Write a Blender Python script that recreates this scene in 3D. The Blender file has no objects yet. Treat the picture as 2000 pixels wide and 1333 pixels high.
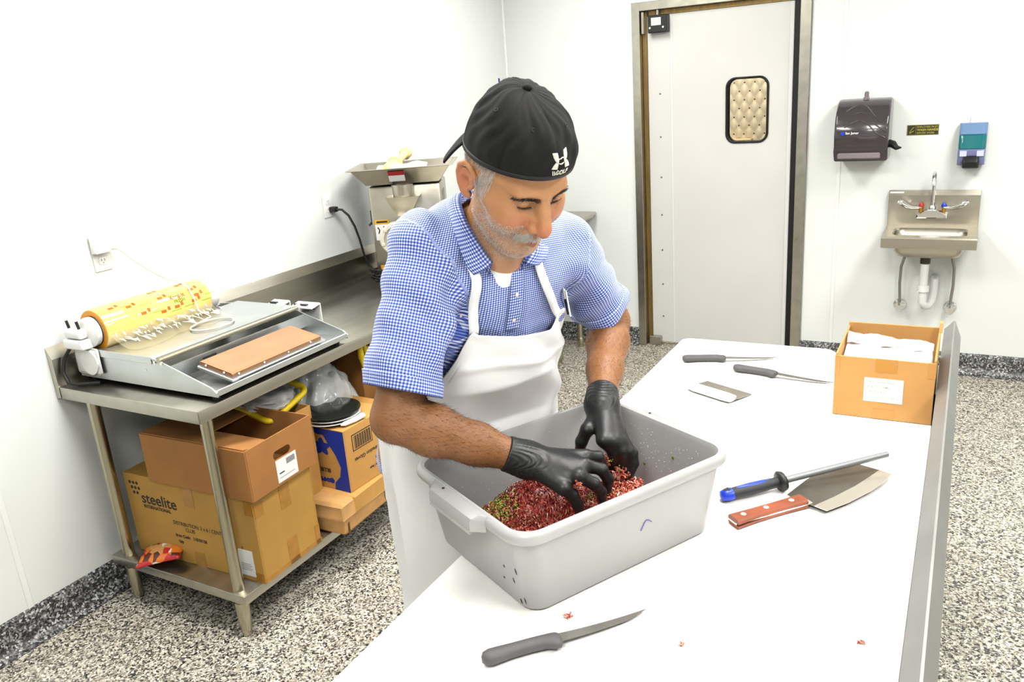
import bpy, bmesh, math, random
import numpy as np
from mathutils import Vector, Matrix, Euler
random.seed(7); np.random.seed(7)
D = bpy.data; SC = bpy.context.scene; COL = SC.collection
PI = math.pi

# ---------------------------------------------------------------- camera
CAM_H = 1.75
cam_d = D.cameras.new('camera'); cam = D.objects.new('camera', cam_d); COL.objects.link(cam)
cam_d.sensor_width = 36.0; cam_d.lens = 28.659; cam_d.clip_start = 0.02
cr = Vector((0.8768314, 0.4755856, -0.0706048)); cdn = Vector((0.0839906, -0.2961043, -0.9514556)); cf = Vector((-0.473405, 0.828336, -0.2995783))
rot = Matrix((cr, -cdn, -cf)).transposed()
cam.matrix_world = Matrix.Translation((0, 0, CAM_H)) @ rot.to_4x4()
SC.camera = cam

# ---------------------------------------------------------------- world, lights, exposure
SC.view_settings.view_transform = 'Standard'; SC.view_settings.look = 'None'
SC.view_settings.gamma = 1.0; SC.view_settings.use_curve_mapping = False
SC.view_settings.exposure = -0.42
SC.cycles.max_bounces = 6; SC.cycles.diffuse_bounces = 1; SC.cycles.glossy_bounces = 2; SC.cycles.transmission_bounces = 4; SC.cycles.transparent_max_bounces = 8
SC.cycles.caustics_reflective = False; SC.cycles.caustics_refractive = False; SC.cycles.use_adaptive_sampling = True; SC.cycles.adaptive_threshold = 0.05
w = D.worlds.new('world'); SC.world = w; w.use_nodes = True
w.node_tree.nodes['Background'].inputs[0].default_value = (1, 1, 0.98, 1)
w.node_tree.nodes['Background'].inputs[1].default_value = 0.25

CEIL = 2.75
LIGHTS = [(-1.75, 1.55, 62), (-0.35, 1.75, 62), (-1.75, 3.75, 40), (0.75, 3.6, 66), (-0.35, -0.45, 62), (1.2, 1.2, 72)]
for i, (lx, ly, p) in enumerate(LIGHTS):
    a = D.lights.new('troffer_lamp', 'AREA'); a.shape = 'RECTANGLE'; a.size = 0.55; a.size_y = 1.15
    a.energy = p; a.color = (1.0, 0.985, 0.94)
    o = D.objects.new('troffer_lamp', a); COL.objects.link(o); o.location = (lx, ly, CEIL - 0.035)

# ---------------------------------------------------------------- helpers
class B:
    """collects shapes into one bmesh; M is applied to each new shape"""
    def __init__(s, M=None): s.bm = bmesh.new(); s.M = M or Matrix.Identity(4)
    def _fin(s, vs):
        for v in vs: v.co = s.M @ v.co
    def box(s, x0, x1, y0, y1, z0, z1, bev=0, seg=1):
        g = bmesh.ops.create_cube(s.bm, size=1.0)['verts']
        for v in g:
            v.co = Vector(((x0 + x1) / 2 + v.co.x * (x1 - x0), (y0 + y1) / 2 + v.co.y * (y1 - y0), (z0 + z1) / 2 + v.co.z * (z1 - z0)))
        if bev:
            es = list({e for v in g for e in v.link_edges})
            r = bmesh.ops.bevel(s.bm, geom=es, offset=bev, segments=seg, affect='EDGES', profile=0.5)
            g = list({v for f in r['faces'] for v in f.verts} | {v for v in g if v.is_valid})
        s._fin(g); return s
    def cyl(s, p0, p1, r, seg=16, r2=None, bev=0):
        p0, p1 = Vector(p0), Vector(p1); d = p1 - p0
        g = bmesh.ops.create_cone(s.bm, cap_ends=True, segments=seg, radius1=r, radius2=r if r2 is None else r2, depth=d.length)['verts']
        m = Matrix.Translation((p0 + p1) / 2) @ d.to_track_quat('Z', 'Y').to_matrix().to_4x4()
        for v in g: v.co = m @ v.co
        if bev:
            es = [e for e in {e for v in g for e in v.link_edges} if any(len(f.verts) > 4 for f in e.link_faces)]
            r_ = bmesh.ops.bevel(s.bm, geom=es, offset=bev, segments=2, affect='EDGES', profile=0.5)
            g = list({v for f in r_['faces'] for v in f.verts} | {v for v in g if v.is_valid})
        s._fin(g); return s
    def sph(s, c, r, sc=(1, 1, 1), u=16, v=10):
        g = bmesh.ops.create_uvsphere(s.bm, u_segments=u, v_segments=v, radius=r)['verts']
        for q in g: q.co = Vector(c) + Vector((q.co.x * sc[0], q.co.y * sc[1], q.co.z * sc[2]))
        s._fin(g); return s
    def prism(s, poly, lo, hi, ax='z', bev=0, seg=2):
        def pt(a, b, h): return {'z': (a, b, h), 'y': (a, h, b), 'x': (h, a, b)}[ax]
        v0 = [s.bm.verts.new(pt(a, b, lo)) for a, b in poly]; v1 = [s.bm.verts.new(pt(a, b, hi)) for a, b in poly]
        n = len(poly); fs = [s.bm.faces.new(v0[::-1]), s.bm.faces.new(v1)]
        for i in range(n): fs.append(s.bm.faces.new((v0[i], v0[(i + 1) % n], v1[(i + 1) % n], v1[i])))
        g = v0 + v1
        if bev:
            es = [e for f in fs[:2] for e in f.edges]
            r = bmesh.ops.bevel(s.bm, geom=es, offset=bev, segments=seg, affect='EDGES', profile=0.5)
            g = list({v for f in r['faces'] for v in f.verts} | {v for v in g if v.is_valid})
        s._fin(g); return s
    def tube(s, pts, r, seg=10, cap=True):
        pts = [Vector(p) for p in pts]; n = len(pts); rs = r if isinstance(r, (list, tuple)) else [r] * n
        up = Vector((0.13, 0.2, 0.97)); rings = []; t0 = (pts[1] - pts[0]).normalized()
        a = t0.cross(up).normalized()
        for i, p in enumerate(pts):
            t = (pts[min(i + 1, n - 1)] - pts[max(i - 1, 0)]).normalized()
            a = (a - t * a.dot(t)).normalized(); b = t.cross(a)
            rings.append([s.bm.verts.new(p + (a * math.cos(2 * PI * k / seg) + b * math.sin(2 * PI * k / seg)) * rs[i]) for k in range(seg)])
        for i in range(n - 1):
            for k in range(seg):
                s.bm.faces.new((rings[i][k], rings[i][(k + 1) % seg], rings[i + 1][(k + 1) % seg], rings[i + 1][k]))
        if cap: s.bm.faces.new(rings[0][::-1]); s.bm.faces.new(rings[-1])
        s._fin([v for q in rings for v in q]); return s
    def lathe(s, prof, o=(0, 0, 0), ax=(0, 0, 1), seg=24, close=False):
        q = Vector(ax).to_track_quat('Z', 'Y').to_matrix(); o = Vector(o); rings = []
        for r, h in prof:
            if r < 1e-6: rings.append([s.bm.verts.new(o + q @ Vector((0, 0, h)))])
            else: rings.append([s.bm.verts.new(o + q @ Vector((r * math.cos(2 * PI * k / seg), r * math.sin(2 * PI * k / seg), h))) for k in range(seg)])
        for A, C in zip(rings, rings[1:]):
            for k in range(seg):
                a0, a1 = A[k % len(A)], A[(k + 1) % len(A)]; c0, c1 = C[k % len(C)], C[(k + 1) % len(C)]
                vs = []
                for v in (a0, a1, c1, c0):
                    if v not in vs: vs.append(v)
                if len(vs) > 2: s.bm.faces.new(vs)
        s._fin([v for R in rings for v in R]); return s
    def grid(s, P):
        """P: array (n,m,3) -> quads"""
        n, m = len(P), len(P[0]); V = [[s.bm.verts.new(P[i][j]) for j in range(m)] for i in range(n)]
        for i in range(n - 1):
            for j in range(m - 1): s.bm.faces.new((V[i][j], V[i + 1][j], V[i + 1][j + 1], V[i][j + 1]))
        s._fin([v for r in V for v in r]); return s
    def loft(s, rings, cap=True, closed=True):
        V = [[s.bm.verts.new(p) for p in r] for r in rings]; n = len(V[0])
        for A, C in zip(V, V[1:]):
            for k in range(n if closed else n - 1): s.bm.faces.new((A[k], A[(k + 1) % n], C[(k + 1) % n], C[k]))
        if cap: s.bm.faces.new(V[0][::-1]); s.bm.faces.new(V[-1])
        s._fin([v for r in V for v in r]); return s

def rrect(x0, x1, y0, y1, r, n=5):
    out = []
    for cx, cy, a in ((x1 - r, y1 - r, 0), (x0 + r, y1 - r, 90), (x0 + r, y0 + r, 180), (x1 - r, y0 + r, 270)):
        for k in range(n + 1):
            t = math.radians(a + 90 * k / n); out.append((cx + r * math.cos(t), cy + r * math.sin(t)))
    return out

def attach(o, parent):
    o.parent = parent
    if parent is not None:
        m = Matrix.Identity(4); p = parent
        o.matrix_parent_inverse = Matrix.Translation(parent['_w']).inverted() if '_w' in parent else Matrix.Identity(4)

def put(name, b, mat, parent=None, smooth=None, norm=True):
    bm = b.bm if isinstance(b, B) else b
    if norm: bmesh.ops.recalc_face_normals(bm, faces=bm.faces)
    me = D.meshes.new(name); bm.to_mesh(me); bm.free()
    if mat is not None: me.materials.append(mat)
    if smooth is not None:
        me.polygons.foreach_set('use_smooth', [True] * len(me.polygons))
        if smooth < 179: me.set_sharp_from_angle(angle=math.radians(smooth))
    o = D.objects.new(name, me); COL.objects.link(o)
    if parent is not None: attach(o, parent)
    return o

def arr_mesh(name, V, F, mat, parent=None, smooth=True):
    me = D.meshes.new(name); me.from_pydata([tuple(v) for v in V], [], [tuple(f) for f in F]); me.update()
    if mat is not None: me.materials.append(mat)
    if smooth: me.polygons.foreach_set('use_smooth', [True] * len(me.polygons))
    o = D.objects.new(name, me); COL.objects.link(o)
    if parent is not None: attach(o, parent)
    return o

def thing(name, label, cat, loc, group=None):
    o = D.objects.new(name, None); COL.objects.link(o); o.location = loc; o['_w'] = [float(c) for c in loc]
    o.empty_display_size = 0.05; tag(o, label, cat, group); return o

def tag(o, label, cat=None, group=None, kind=None):
    if label: o['label'] = label
    if cat: o['category'] = cat
    if group: o['group'] = group
    if kind: o['kind'] = kind
    return o

def struct(o): o['kind'] = 'structure'; return o

def text(s, size, M, mat, parent, name='lettering', ext=0.0003, align='LEFT', bold=0.0, sx=1.0):
    c = D.curves.new(name, 'FONT'); c.body = s; c.size = size; c.extrude = ext; c.align_x = align; c.offset = bold
    t = D.objects.new(name, c); COL.objects.link(t)
    bpy.context.view_layer.update()
    me = D.meshes.new_from_object(t.evaluated_get(bpy.context.evaluated_depsgraph_get()))
    D.objects.remove(t); D.curves.remove(c)
    me.transform(M @ Matrix.Diagonal((sx, 1, 1, 1))); me.materials.clear(); me.materials.append(mat)
    o = D.objects.new(name, me); COL.objects.link(o)
    if parent is not None: attach(o, parent)
    return o

def frame(o, x, y):
    """matrix with local x,y axes and origin"""
    x = Vector(x).normalized(); y = Vector(y); y = (y - x * x.dot(y)).normalized(); z = x.cross(y)
    m = Matrix((x, y, z)).transposed().to_4x4(); m.translation = Vector(o); return m

# ---------------------------------------------------------------- materials
def lin(c):
    return tuple(((v / 255) / 12.92 if v / 255 <= 0.04045 else ((v / 255 + 0.055) / 1.055) ** 2.4) for v in c) + (1.0,)

def mat(name, rgb, rough=0.5, metal=0.0, var=0.0, vscale=20.0, bump=0.0, bscale=200.0, stretch=None, spec=0.5, alpha=1.0, trans=0.0, sub=0.0, rgb2=None, coat=0.0, ior=1.45, rvar=0.0, sheen=0.0):
    m = D.materials.new(name); m.use_nodes = True; nt = m.node_tree; N = nt.nodes; L = nt.links; p = N['Principled BSDF']
    p.inputs['Base Color'].default_value = lin(rgb); p.inputs['Roughness'].default_value = rough; p.inputs['Metallic'].default_value = metal
    p.inputs['Specular IOR Level'].default_value = spec; p.inputs['Alpha'].default_value = alpha
    p.inputs['Transmission Weight'].default_value = trans; p.inputs['IOR'].default_value = ior
    p.inputs['Coat Weight'].default_value = coat; p.inputs['Sheen Weight'].default_value = sheen
    if sub: p.inputs['Subsurface Weight'].default_value = sub; p.inputs['Subsurface Radius'].default_value = (0.01, 0.004, 0.002); p.inputs['Subsurface Scale'].default_value = 0.6
    if var or bump or rvar:
        tc = N.new('ShaderNodeTexCoord'); mp = N.new('ShaderNodeMapping'); L.new(tc.outputs['Object'], mp.inputs[0])
        if stretch: mp.inputs['Scale'].default_value = stretch
    if var or rvar:
        n = N.new('ShaderNodeTexNoise'); n.inputs['Scale'].default_value = vscale; n.inputs['Detail'].default_value = 6; L.new(mp.outputs[0], n.inputs['Vector'])
        if var:
            mx = N.new('ShaderNodeMix'); mx.data_type = 'RGBA'; c = lin(rgb); c2 = lin(rgb2) if rgb2 else None
            mr = N.new('ShaderNodeMapRange'); mr.inputs[1].default_value = 0.35; mr.inputs[2].default_value = 0.65; L.new(n.outputs['Fac'], mr.inputs[0]); L.new(mr.outputs[0], mx.inputs[0])
            mx.inputs[6].default_value = tuple(v * (1 - var) for v in c[:3]) + (1,)
            mx.inputs[7].default_value = c2 if c2 else tuple(min(1, v * (1 + var)) for v in c[:3]) + (1,)
            L.new(mx.outputs[2], p.inputs['Base Color'])
        if rvar:
            mr2 = N.new('ShaderNodeMapRange'); mr2.inputs[3].default_value = rough - rvar; mr2.inputs[4].default_value = rough + rvar; L.new(n.outputs['Fac'], mr2.inputs[0]); L.new(mr2.outputs[0], p.inputs['Roughness'])
    if bump:
        n2 = N.new('ShaderNodeTexNoise'); n2.inputs['Scale'].default_value = bscale; n2.inputs['Detail'].default_value = 4; L.new(mp.outputs[0], n2.inputs['Vector'])
        bp = N.new('ShaderNodeBump'); bp.inputs['Strength'].default_value = bump; bp.inputs['Distance'].default_value = 0.002; L.new(n2.outputs['Fac'], bp.inputs['Height']); L.new(bp.outputs[0], p.inputs['Normal'])
    return m

def flake(name, cols, scale):
    """epoxy chip floor: random chip colours in voronoi cells"""
    m = D.materials.new(name); m.use_nodes = True; nt = m.node_tree; N = nt.nodes; L = nt.links; p = N['Principled BSDF']
    tc = N.new('ShaderNodeTexCoord'); v = N.new('ShaderNodeTexVoronoi'); v.inputs['Scale'].default_value = scale; v.inputs['Randomness'].default_value = 1
    nz = N.new('ShaderNodeTexNoise'); nz.inputs['Scale'].default_value = scale * 0.9; nz.inputs['Detail'].default_value = 2
    mx = N.new('ShaderNodeMix'); mx.data_type = 'VECTOR'; mx.inputs[0].default_value = 0.012
    L.new(tc.outputs['Object'], nz.inputs['Vector']); L.new(tc.outputs['Object'], mx.inputs[4]); L.new(nz.outputs['Color'], mx.inputs[5]); L.new(mx.outputs[1], v.inputs['Vector'])
    sep = N.new('ShaderNodeSeparateColor'); L.new(v.outputs['Color'], sep.inputs[0])
    r = N.new('ShaderNodeValToRGB'); r.color_ramp.interpolation = 'CONSTANT'; L.new(sep.outputs[0], r.inputs[0])
    e = r.color_ramp.elements
    while len(e) < len(cols): e.new(0.5)
    for i, (pos, c) in enumerate(cols): e[i].position = pos; e[i].color = lin(c)
    L.new(r.outputs[0], p.inputs['Base Color']); p.inputs['Roughness'].default_value = 0.35
    bp = N.new('ShaderNodeBump'); bp.inputs['Strength'].default_value = 0.25; bp.inputs['Distance'].default_value = 0.001; L.new(sep.outputs[1], bp.inputs['Height']); L.new(bp.outputs[0], p.inputs['Normal'])
    return m

WHITE = mat('frp_white', (236, 239, 235), 0.38, bump=0.03, bscale=60)
TRIMW = mat('trim_white', (242, 244, 240), 0.35)
PLASTW = mat('plastic_white', (240, 240, 236), 0.35)
FLOOR = flake('epoxy_flake_floor', [(0, (34, 34, 34)), (0.17, (92, 90, 86)), (0.34, (150, 144, 130)), (0.52, (194, 187, 171)), (0.74, (226, 220, 205)), (0.93, (176, 166, 144))], 165)
FLAKED = flake('epoxy_flake_cove', [(0, (26, 26, 28)), (0.3, (60, 60, 62)), (0.5, (104, 104, 104)), (0.68, (150, 150, 148)), (0.86, (198, 198, 196)), (0.95, (70, 66, 60))], 150)
STEEL = mat('stainless_steel', (178, 174, 162), 0.30, 1.0, var=0.07, vscale=3, stretch=(6, .6, 6), rvar=0.06)
STEELX = mat('stainless_steel_x', (184, 178, 164), 0.32, 1.0, var=0.07, vscale=3, stretch=(.6, 6, 6), rvar=0.06)
CHROME = mat('chrome', (225, 225, 225), 0.08, 1.0)
PIPE = mat('brushed_pipe', (178, 172, 150), 0.26, 1.0)
ALU = mat('aluminium_plate', (205, 208, 208), 0.38, 1.0, var=0.05, vscale=8)
BLACK = mat('black_plastic', (24, 23, 24), 0.45)
RUBBER = mat('black_rubber', (14, 14, 14), 0.6)
RAILM = mat('rail_grey_steel', (150, 150, 147), 0.48, 0.85, var=0.06, vscale=7)
INK = mat('black_ink', (38, 34, 32), 0.7)
GREYINK = mat('grey_ink', (150, 148, 140), 0.7)
CARD = mat('cardboard_tan', (196, 146, 78), 0.8, var=0.06, vscale=9, bump=0.05)
CARDB = mat('cardboard_brown', (164, 112, 60), 0.8, var=0.06, vscale=9, bump=0.05)
CARDY = mat('cardboard_mustard', (186, 142, 68), 0.78, var=0.06, vscale=7, bump=0.05)
CARDO = mat('cardboard_orange', (180, 132, 74), 0.78, var=0.06, vscale=9, bump=0.05)
CARDIN = mat('cardboard_inside', (196, 140, 84), 0.85, var=0.05, vscale=12)
TAPE = mat('packing_tape', (176, 124, 50), 0.25, var=0.1, vscale=30)
PAPER = mat('white_paper', (240, 240, 238), 0.6)
YELLOW = mat('yellow_plastic', (222, 190, 20), 0.35)
RED = mat('red_plastic', (200, 50, 40), 0.4)
BLUE = mat('blue_plastic', (30, 62, 200), 0.35)
GREEN = mat('green_plastic', (24, 150, 84), 0.4)
EMIT = D.materials.new('light_diffuser'); EMIT.use_nodes = True
EMIT.node_tree.nodes['Principled BSDF'].inputs['Emission Color'].default_value = (1, 0.985, 0.94, 1); EMIT.node_tree.nodes['Principled BSDF'].inputs['Emission Strength'].default_value = 6
# ================================================================ room shell
X0, X1, YB, YF = -2.765, 2.3, 5.03, -2.2
b = B(); b.box(X0 - 0.1, X1 + 0.1, YF - 0.1, YB + 2.4, -0.06, 0.0)
struct(put('floor', b, FLOOR))
b = B(); b.box(X0 - 0.1, X1 + 0.1, YF - 0.1, YB + 2.4, CEIL, CEIL + 0.06)
struct(put('ceiling', b, WHITE))

def lined_wall(name, cuts, along, at, thick, z0=0.10):
    """wall slab with white lining panels and divider strips as children"""
    b = B()
    lo, hi = cuts[0], cuts[-1]
    s = 1 if thick > 0 else -1
    if along == 'y': b.box(min(at, at - thick), max(at, at - thick), lo, hi, 0, CEIL)
    else: b.box(lo, hi, min(at, at - thick), max(at, at - thick), 0, CEIL)
    w_ = struct(put(name, b, WHITE))
    for a, c in zip(cuts, cuts[1:]):
        b = B()
        if along == 'y': b.box(at, at + s * 0.004, a + 0.003, c - 0.003, z0, CEIL)
        else: b.box(a + 0.003, c - 0.003, at, at + s * 0.004, z0, CEIL)
        put('panel', b, WHITE, w_)
    for c in cuts[1:-1]:
        b = B()
        if along == 'y': b.box(at, at + s * 0.007, c - 0.011, c + 0.011, z0, CEIL, 0.002)
        else: b.box(c - 0.011, c + 0.011, at, at + s * 0.007, z0, CEIL, 0.002)
        put('divider_strip', b, TRIMW, w_)
    return w_
lined_wall('wall_left', [YF, -1.2, 0.04, 1.293, 2.545, 3.79, YB], 'y', X0, 0.1)
lined_wall('wall_right', [YF, -1.0, 0.24, 1.48, 2.72, 3.96, YB], 'y', X1, -0.1)
lined_wall('wall_front', [X0, -1.5, -0.25, 1.0, X1], 'x', YF, 0.1)
# back wall with the door opening
DX0, DX1, DZ = -1.868, -0.826, 2.165
b = B()
for x0, x1, z0, z1 in ((X0, DX0 + 0.03, 0, CEIL), (DX1 - 0.03, X1, 0, CEIL), (DX0 + 0.03, DX1 - 0.03, DZ - 0.03, CEIL)): b.box(x0, x1, YB, YB + 0.12, z0, z1)
wb = struct(put('wall_back', b, WHITE))
for x0, x1, z0 in ((X0, DX0 - 0.003, 0.1), (DX1 + 0.003, -0.65, 0.1), (-0.65, 0.59, 0.1), (0.59, X1, 0.1), (DX0 + .003, DX1 - .003, DZ)):
    b = B(); b.box(x0 + 0.002, x1 - 0.002, YB - 0.004, YB, z0, CEIL); put('panel', b, WHITE, wb)
for x in (-0.65, 0.59):
    b = B(); b.box(x - 0.011, x + 0.011, YB - 0.007, YB, 0.1, CEIL, 0.002); put('divider_strip', b, TRIMW, wb)
# corner moulding
b = B(); b.prism([(X0, YB), (X0 + 0.016, YB - 0.004), (X0 + 0.016, YB - 0.009), (X0 + 0.009, YB - 0.016), (X0 + 0.004, YB - 0.016)], 0.1, CEIL, 'z')
struct(put('trim_1', b, TRIMW))

# coved skirting, same resin chips as the floor
def cove(h=0.12, r=0.045, t=0.012):
    p = [(0, 0), (0, h), (t * 0.5, h), (t, h - 0.006)]
    for k in range(7):
        a = PI + (PI / 2) * k / 6; p.append((t + r + r * math.cos(a), r + r * math.sin(a) + 0.001))
    return p + [(t + r, 0)]
cv = cove()
b = B(); b.prism([(X0 + x, z) for x, z in cv], YF, YB, 'y'); struct(put('baseboard_left', b, FLAKED, smooth=50))
b = B(); b.prism([(X1 - x, z) for x, z in cv], YF, YB, 'y'); struct(put('baseboard_right', b, FLAKED, smooth=50))
b = B()
for x0, x1 in ((X0, DX0), (DX1, X1)): b.prism([(YB - x, z) for x, z in cv], x0, x1, 'x')
struct(put('baseboard_back', b, FLAKED, smooth=50))
b = B(); b.prism([(YF + x, z) for x, z in cv], X0, X1, 'x'); struct(put('baseboard_front', b, FLAKED, smooth=50))

# ceiling troffers (above the frame): the room's lamps
for i, (lx, ly, p_) in enumerate(LIGHTS):
    t = thing('ceiling_light', 'recessed white ceiling troffer above ' + ('the wrapping machine', 'the grey tub', 'the meat grinder', 'the floor before the hand sink', 'the near end of the work table', 'the open floor right of the work table')[i], 'ceiling light', (lx, ly, CEIL), 'ceiling troffers')
    b = B(); b.box(lx - .3, lx + .3, ly - .6, ly + .6, CEIL - 0.012, CEIL); put('light_frame', b, PLASTW, t)
    b = B(); b.box(lx - .27, lx + .27, ly - .57, ly + .57, CEIL - 0.02, CEIL - 0.012); put('diffuser', b, EMIT, t)

# ================================================================ door
JAMB = mat('jamb_brass_reveal', (132, 108, 64), 0.4, 0.6, var=0.15, vscale=6, stretch=(8, 8, 1))
LEAF = mat('door_leaf_grey', (214, 213, 208), 0.45, var=0.02, vscale=3)
LEAFE = mat('door_edge_strip', (226, 227, 224), 0.4)
door = D.objects.new('door_1', None); COL.objects.link(door); door.location = (-1.35, YB, 0); door['_w'] = [-1.35, YB, 0]; struct(door)
tag(door, 'grey swinging walk-through door with small rounded window in steel frame')
b = B(); b.box(DX0, DX0 + 0.05, YB - 0.02, YB + 0.12, 0, DZ, 0.002); put('frame_jamb', b, STEEL, door)
b = B(); b.box(DX1 - 0.058, DX1, YB - 0.02, YB + 0.12, 0, DZ, 0.002); put('frame_jamb', b, STEEL, door)
b = B(); b.box(DX0 + 0.0505, DX1 - 0.0585, YB - 0.02, YB + 0.12, DZ - 0.05, DZ, 0.002); put('frame_head', b, STEEL, door)
b = B(); b.box(DX0 + 0.052, DX0 + 0.080, YB + 0.03, YB + 0.12, 0, DZ - 0.052); put('jamb_reveal', b, JAMB, door)
b = B(); b.box(DX0 + 0.094, DX1 - 0.06, YB + 0.03, YB + 0.12, DZ - 0.078, DZ - 0.052); put('head_reveal', b, JAMB, door)
LX0, LX1 = -1.787, -0.945
wx0, wx1, wz0, wz1 = -1.298, -1.062, 1.325, 1.69
# leaf with window hole: frame of quads between outer rect and rounded window
def holed_panel(x0, x1, z0, z1, hole, y0, y1):
    """flat panel with a rounded hole: every corner arc fans out to its own outer corner"""
    b = B(); bm = b.bm; n = len(hole); q = n // 4
    corners = [(x1, z1), (x0, z1), (x0, z0), (x1, z0)]
    h0 = [bm.verts.new((p[0], y0, p[1])) for p in hole]; h1 = [bm.verts.new((p[0], y1, p[1])) for p in hole]
    c0 = [bm.verts.new((p[0], y0, p[1])) for p in corners]; c1 = [bm.verts.new((p[0], y1, p[1])) for p in corners]
    for i in range(n):
        j = (i + 1) % n; k, l = i // q, j // q
        bm.faces.new((h0[i], h0[j], h1[j], h1[i]))
        for h, c in ((h0, c0), (h1, c1)):
            bm.faces.new((h[i], h[j], c[k])) if k == l else bm.faces.new((h[i], h[j], c[l], c[k]))
    for k in range(4): bm.faces.new((c0[k], c0[(k + 1) % 4], c1[(k + 1) % 4], c1[k]))
    return b
hole = rrect(wx0, wx1, wz0, wz1, 0.05, 6)
leaf = put('door_leaf', holed_panel(LX0 + .153, LX1, 0.02, DZ - 0.08, hole, YB + 0.035, YB + 0.075), LEAF, door)
b = B(); b.box(LX0, LX0 + 0.148, YB + 0.035, YB + 0.075, 0.02, DZ - 0.08, 0.002); put('hinge_panel', b, LEAF, door)
b = B(); b.box(LX0 + 0.146, LX0 + 0.155, YB + 0.033, YB + 0.076, 0.02, DZ - 0.08); put('seam_strip', b, LEAFE, door)
b = B(); b.box(LX1 - 0.002, LX1 + 0.022, YB + 0.03, YB + 0.08, 0.02, DZ - 0.08, 0.003); put('edge_strip', b, LEAFE, door)
b = B(); b.box(LX1 + 0.022, DX1 - 0.06, YB + 0.03, YB + 0.09, 0.01, DZ - 0.055, 0.004); put('rubber_gasket', b, RUBBER, door)
# window gasket and pane
g = B(); ho = rrect(wx0 - .008, wx1 + .008, wz0 - .008, wz1 + .008, 0.056, 6); hi_ = rrect(wx0 + .005, wx1 - .005, wz0 + .005, wz1 - .005, 0.046, 6)
ya, yb_ = YB + 0.025, YB + 0.085
g.loft([[(x, yb_, z) for x, z in ho], [(x, ya + .004, z) for x, z in ho], [(x * .5 + u * .5, ya, z * .5 + v * .5) for (x, z), (u, v) in zip(ho, hi_)], [(x, ya + .004, z) for x, z in hi_], [(x, yb_, z) for x, z in hi_]], cap=False)
put('window_gasket', g, RUBBER, door, smooth=60)
GLASS = mat('clear_glass', (255, 255, 255), 0.02, trans=1.0, ior=1.05)
b = B(); b.prism(rrect(wx0 + .004, wx1 - .004, wz0 + .004, wz1 - .004, .047, 6), YB + 0.052, YB + 0.057, 'y'); put('window_pane', b, GLASS, door)
SCREW = mat('screw_head', (130, 130, 128), 0.4, 0.8)
for z in (0.20, 0.42, 0.65, 0.88, 1.12, 1.37, 1.63):
    b = B(); b.cyl((LX0 + .075, YB + .0355, z), (LX0 + .075, YB + .031, z), 0.006, 10, 0.004); put('screw', b, SCREW, door)
# hinge cover and floor pivot
hb = put('hinge_cover', B().box(-1.765, -1.645, YB - 0.022, YB + 0.034, 1.985, 2.085, 0.004), BLACK, door)
put('hinge_sticker', B().box(-1.742, -1.682, YB - 0.0235, YB - 0.0221, 2.027, 2.070), PAPER, hb)
for x in (-1.75, -1.668): put('screw', B().cyl((x, YB - .022, 2.014), (x, YB - .026, 2.014), 0.006, 10), CHROME, hb)
put('hinge_pin', B().cyl((-1.71, YB + .008, 2.085), (-1.71, YB + .008, 2.113), 0.008, 10), CHROME, door)
put('top_bracket', B().box(-1.812, -1.796, YB - .004, YB + .03, 1.985, 2.11, .002), STEEL, door)
put('floor_pivot', B().box(-1.80, -1.722, YB + .0, YB + .034, 0.0, 0.062, .002), STEEL, door)

# corridor seen through the door window: quilted steel lining
QUILT = mat('quilted_steel', (228, 216, 190), 0.36, 0.5, var=0.06, vscale=3)
YC = YB + 2.0
pit = 0.083
us = np.arange(-3.2, 0.8, pit / 8); vs = np.arange(0.5, 2.4, pit * 0.82 / 8)
U, Vv = np.meshgrid(us, vs, indexing='ij')
a_ = U / pit + Vv / (pit * 1.64); c_ = U / pit - Vv / (pit * 1.64)
hgt = 0.008 * np.sqrt(np.abs(np.sin(PI * a_)) * np.abs(np.sin(PI * c_)))
P = np.stack([U, YC - hgt, Vv], -1)
q = B(); q.grid(P.tolist()); qw = struct(put('wall_corridor', q, QUILT, smooth=180))
qw['label'] = 'quilted steel corridor lining seen through the door window'
b = B(); b.box(-3.3, 0.9, YC + .001, YC + .1, 0, CEIL); put('backing', b, WHITE, qw)
sm = None
for i in range(-3, 4):
    for j in range(0, 12):
        if (i + j) % 1: continue
        x = -1.64 + i * pit + (pit / 2 if j % 2 else 0); z = 1.06 + j * pit * 0.82
        ax_ = x / pit; 
        # dark beads stand in for the shaded dimples where two quilt lines cross
        m_ = round(x / pit * 2); n_ = round(z / (pit * .82))
        if (m_ + n_) % 2: m_ += 1
        xx, zz = m_ * pit / 2, n_ * pit * .82
        if sm is None:
            o = put('dimple_dot', B().sph((0, 0, 0), 0.0065, (1, .5, 1), 10, 6), mat('dimple_shade', (92, 84, 70), 0.4, 0.8), qw, smooth=180); sm = o.data
        else:
            o = D.objects.new('dimple_dot', sm); COL.objects.link(o); attach(o, qw)
        o.location = (xx, YC - 0.002, zz)
put('wall_ledge', B().box(-1.84, -1.58, YC - .10, YC - .02, 0.9, 1.19, .004), mat('beige_box', (222, 196, 140), .6), qw)
la = D.lights.new('corridor_lamp', 'AREA'); la.size = 0.8; la.energy = 70; la.color = (1, 0.92, 0.78)
lo = D.objects.new('corridor_lamp', la); COL.objects.link(lo); lo.location = (-1.9, YB + 1.0, CEIL - .05)

# small blue pen mark on the left wall near the corner
tag(put('pen_mark', B().box(X0 + .004, X0 + .0048, 4.905, 4.925, 1.735, 1.795), mat('pen_blue', (40, 40, 140), .6)), 'short dark blue pen mark on the wall near the room corner', 'pen mark')

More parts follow.
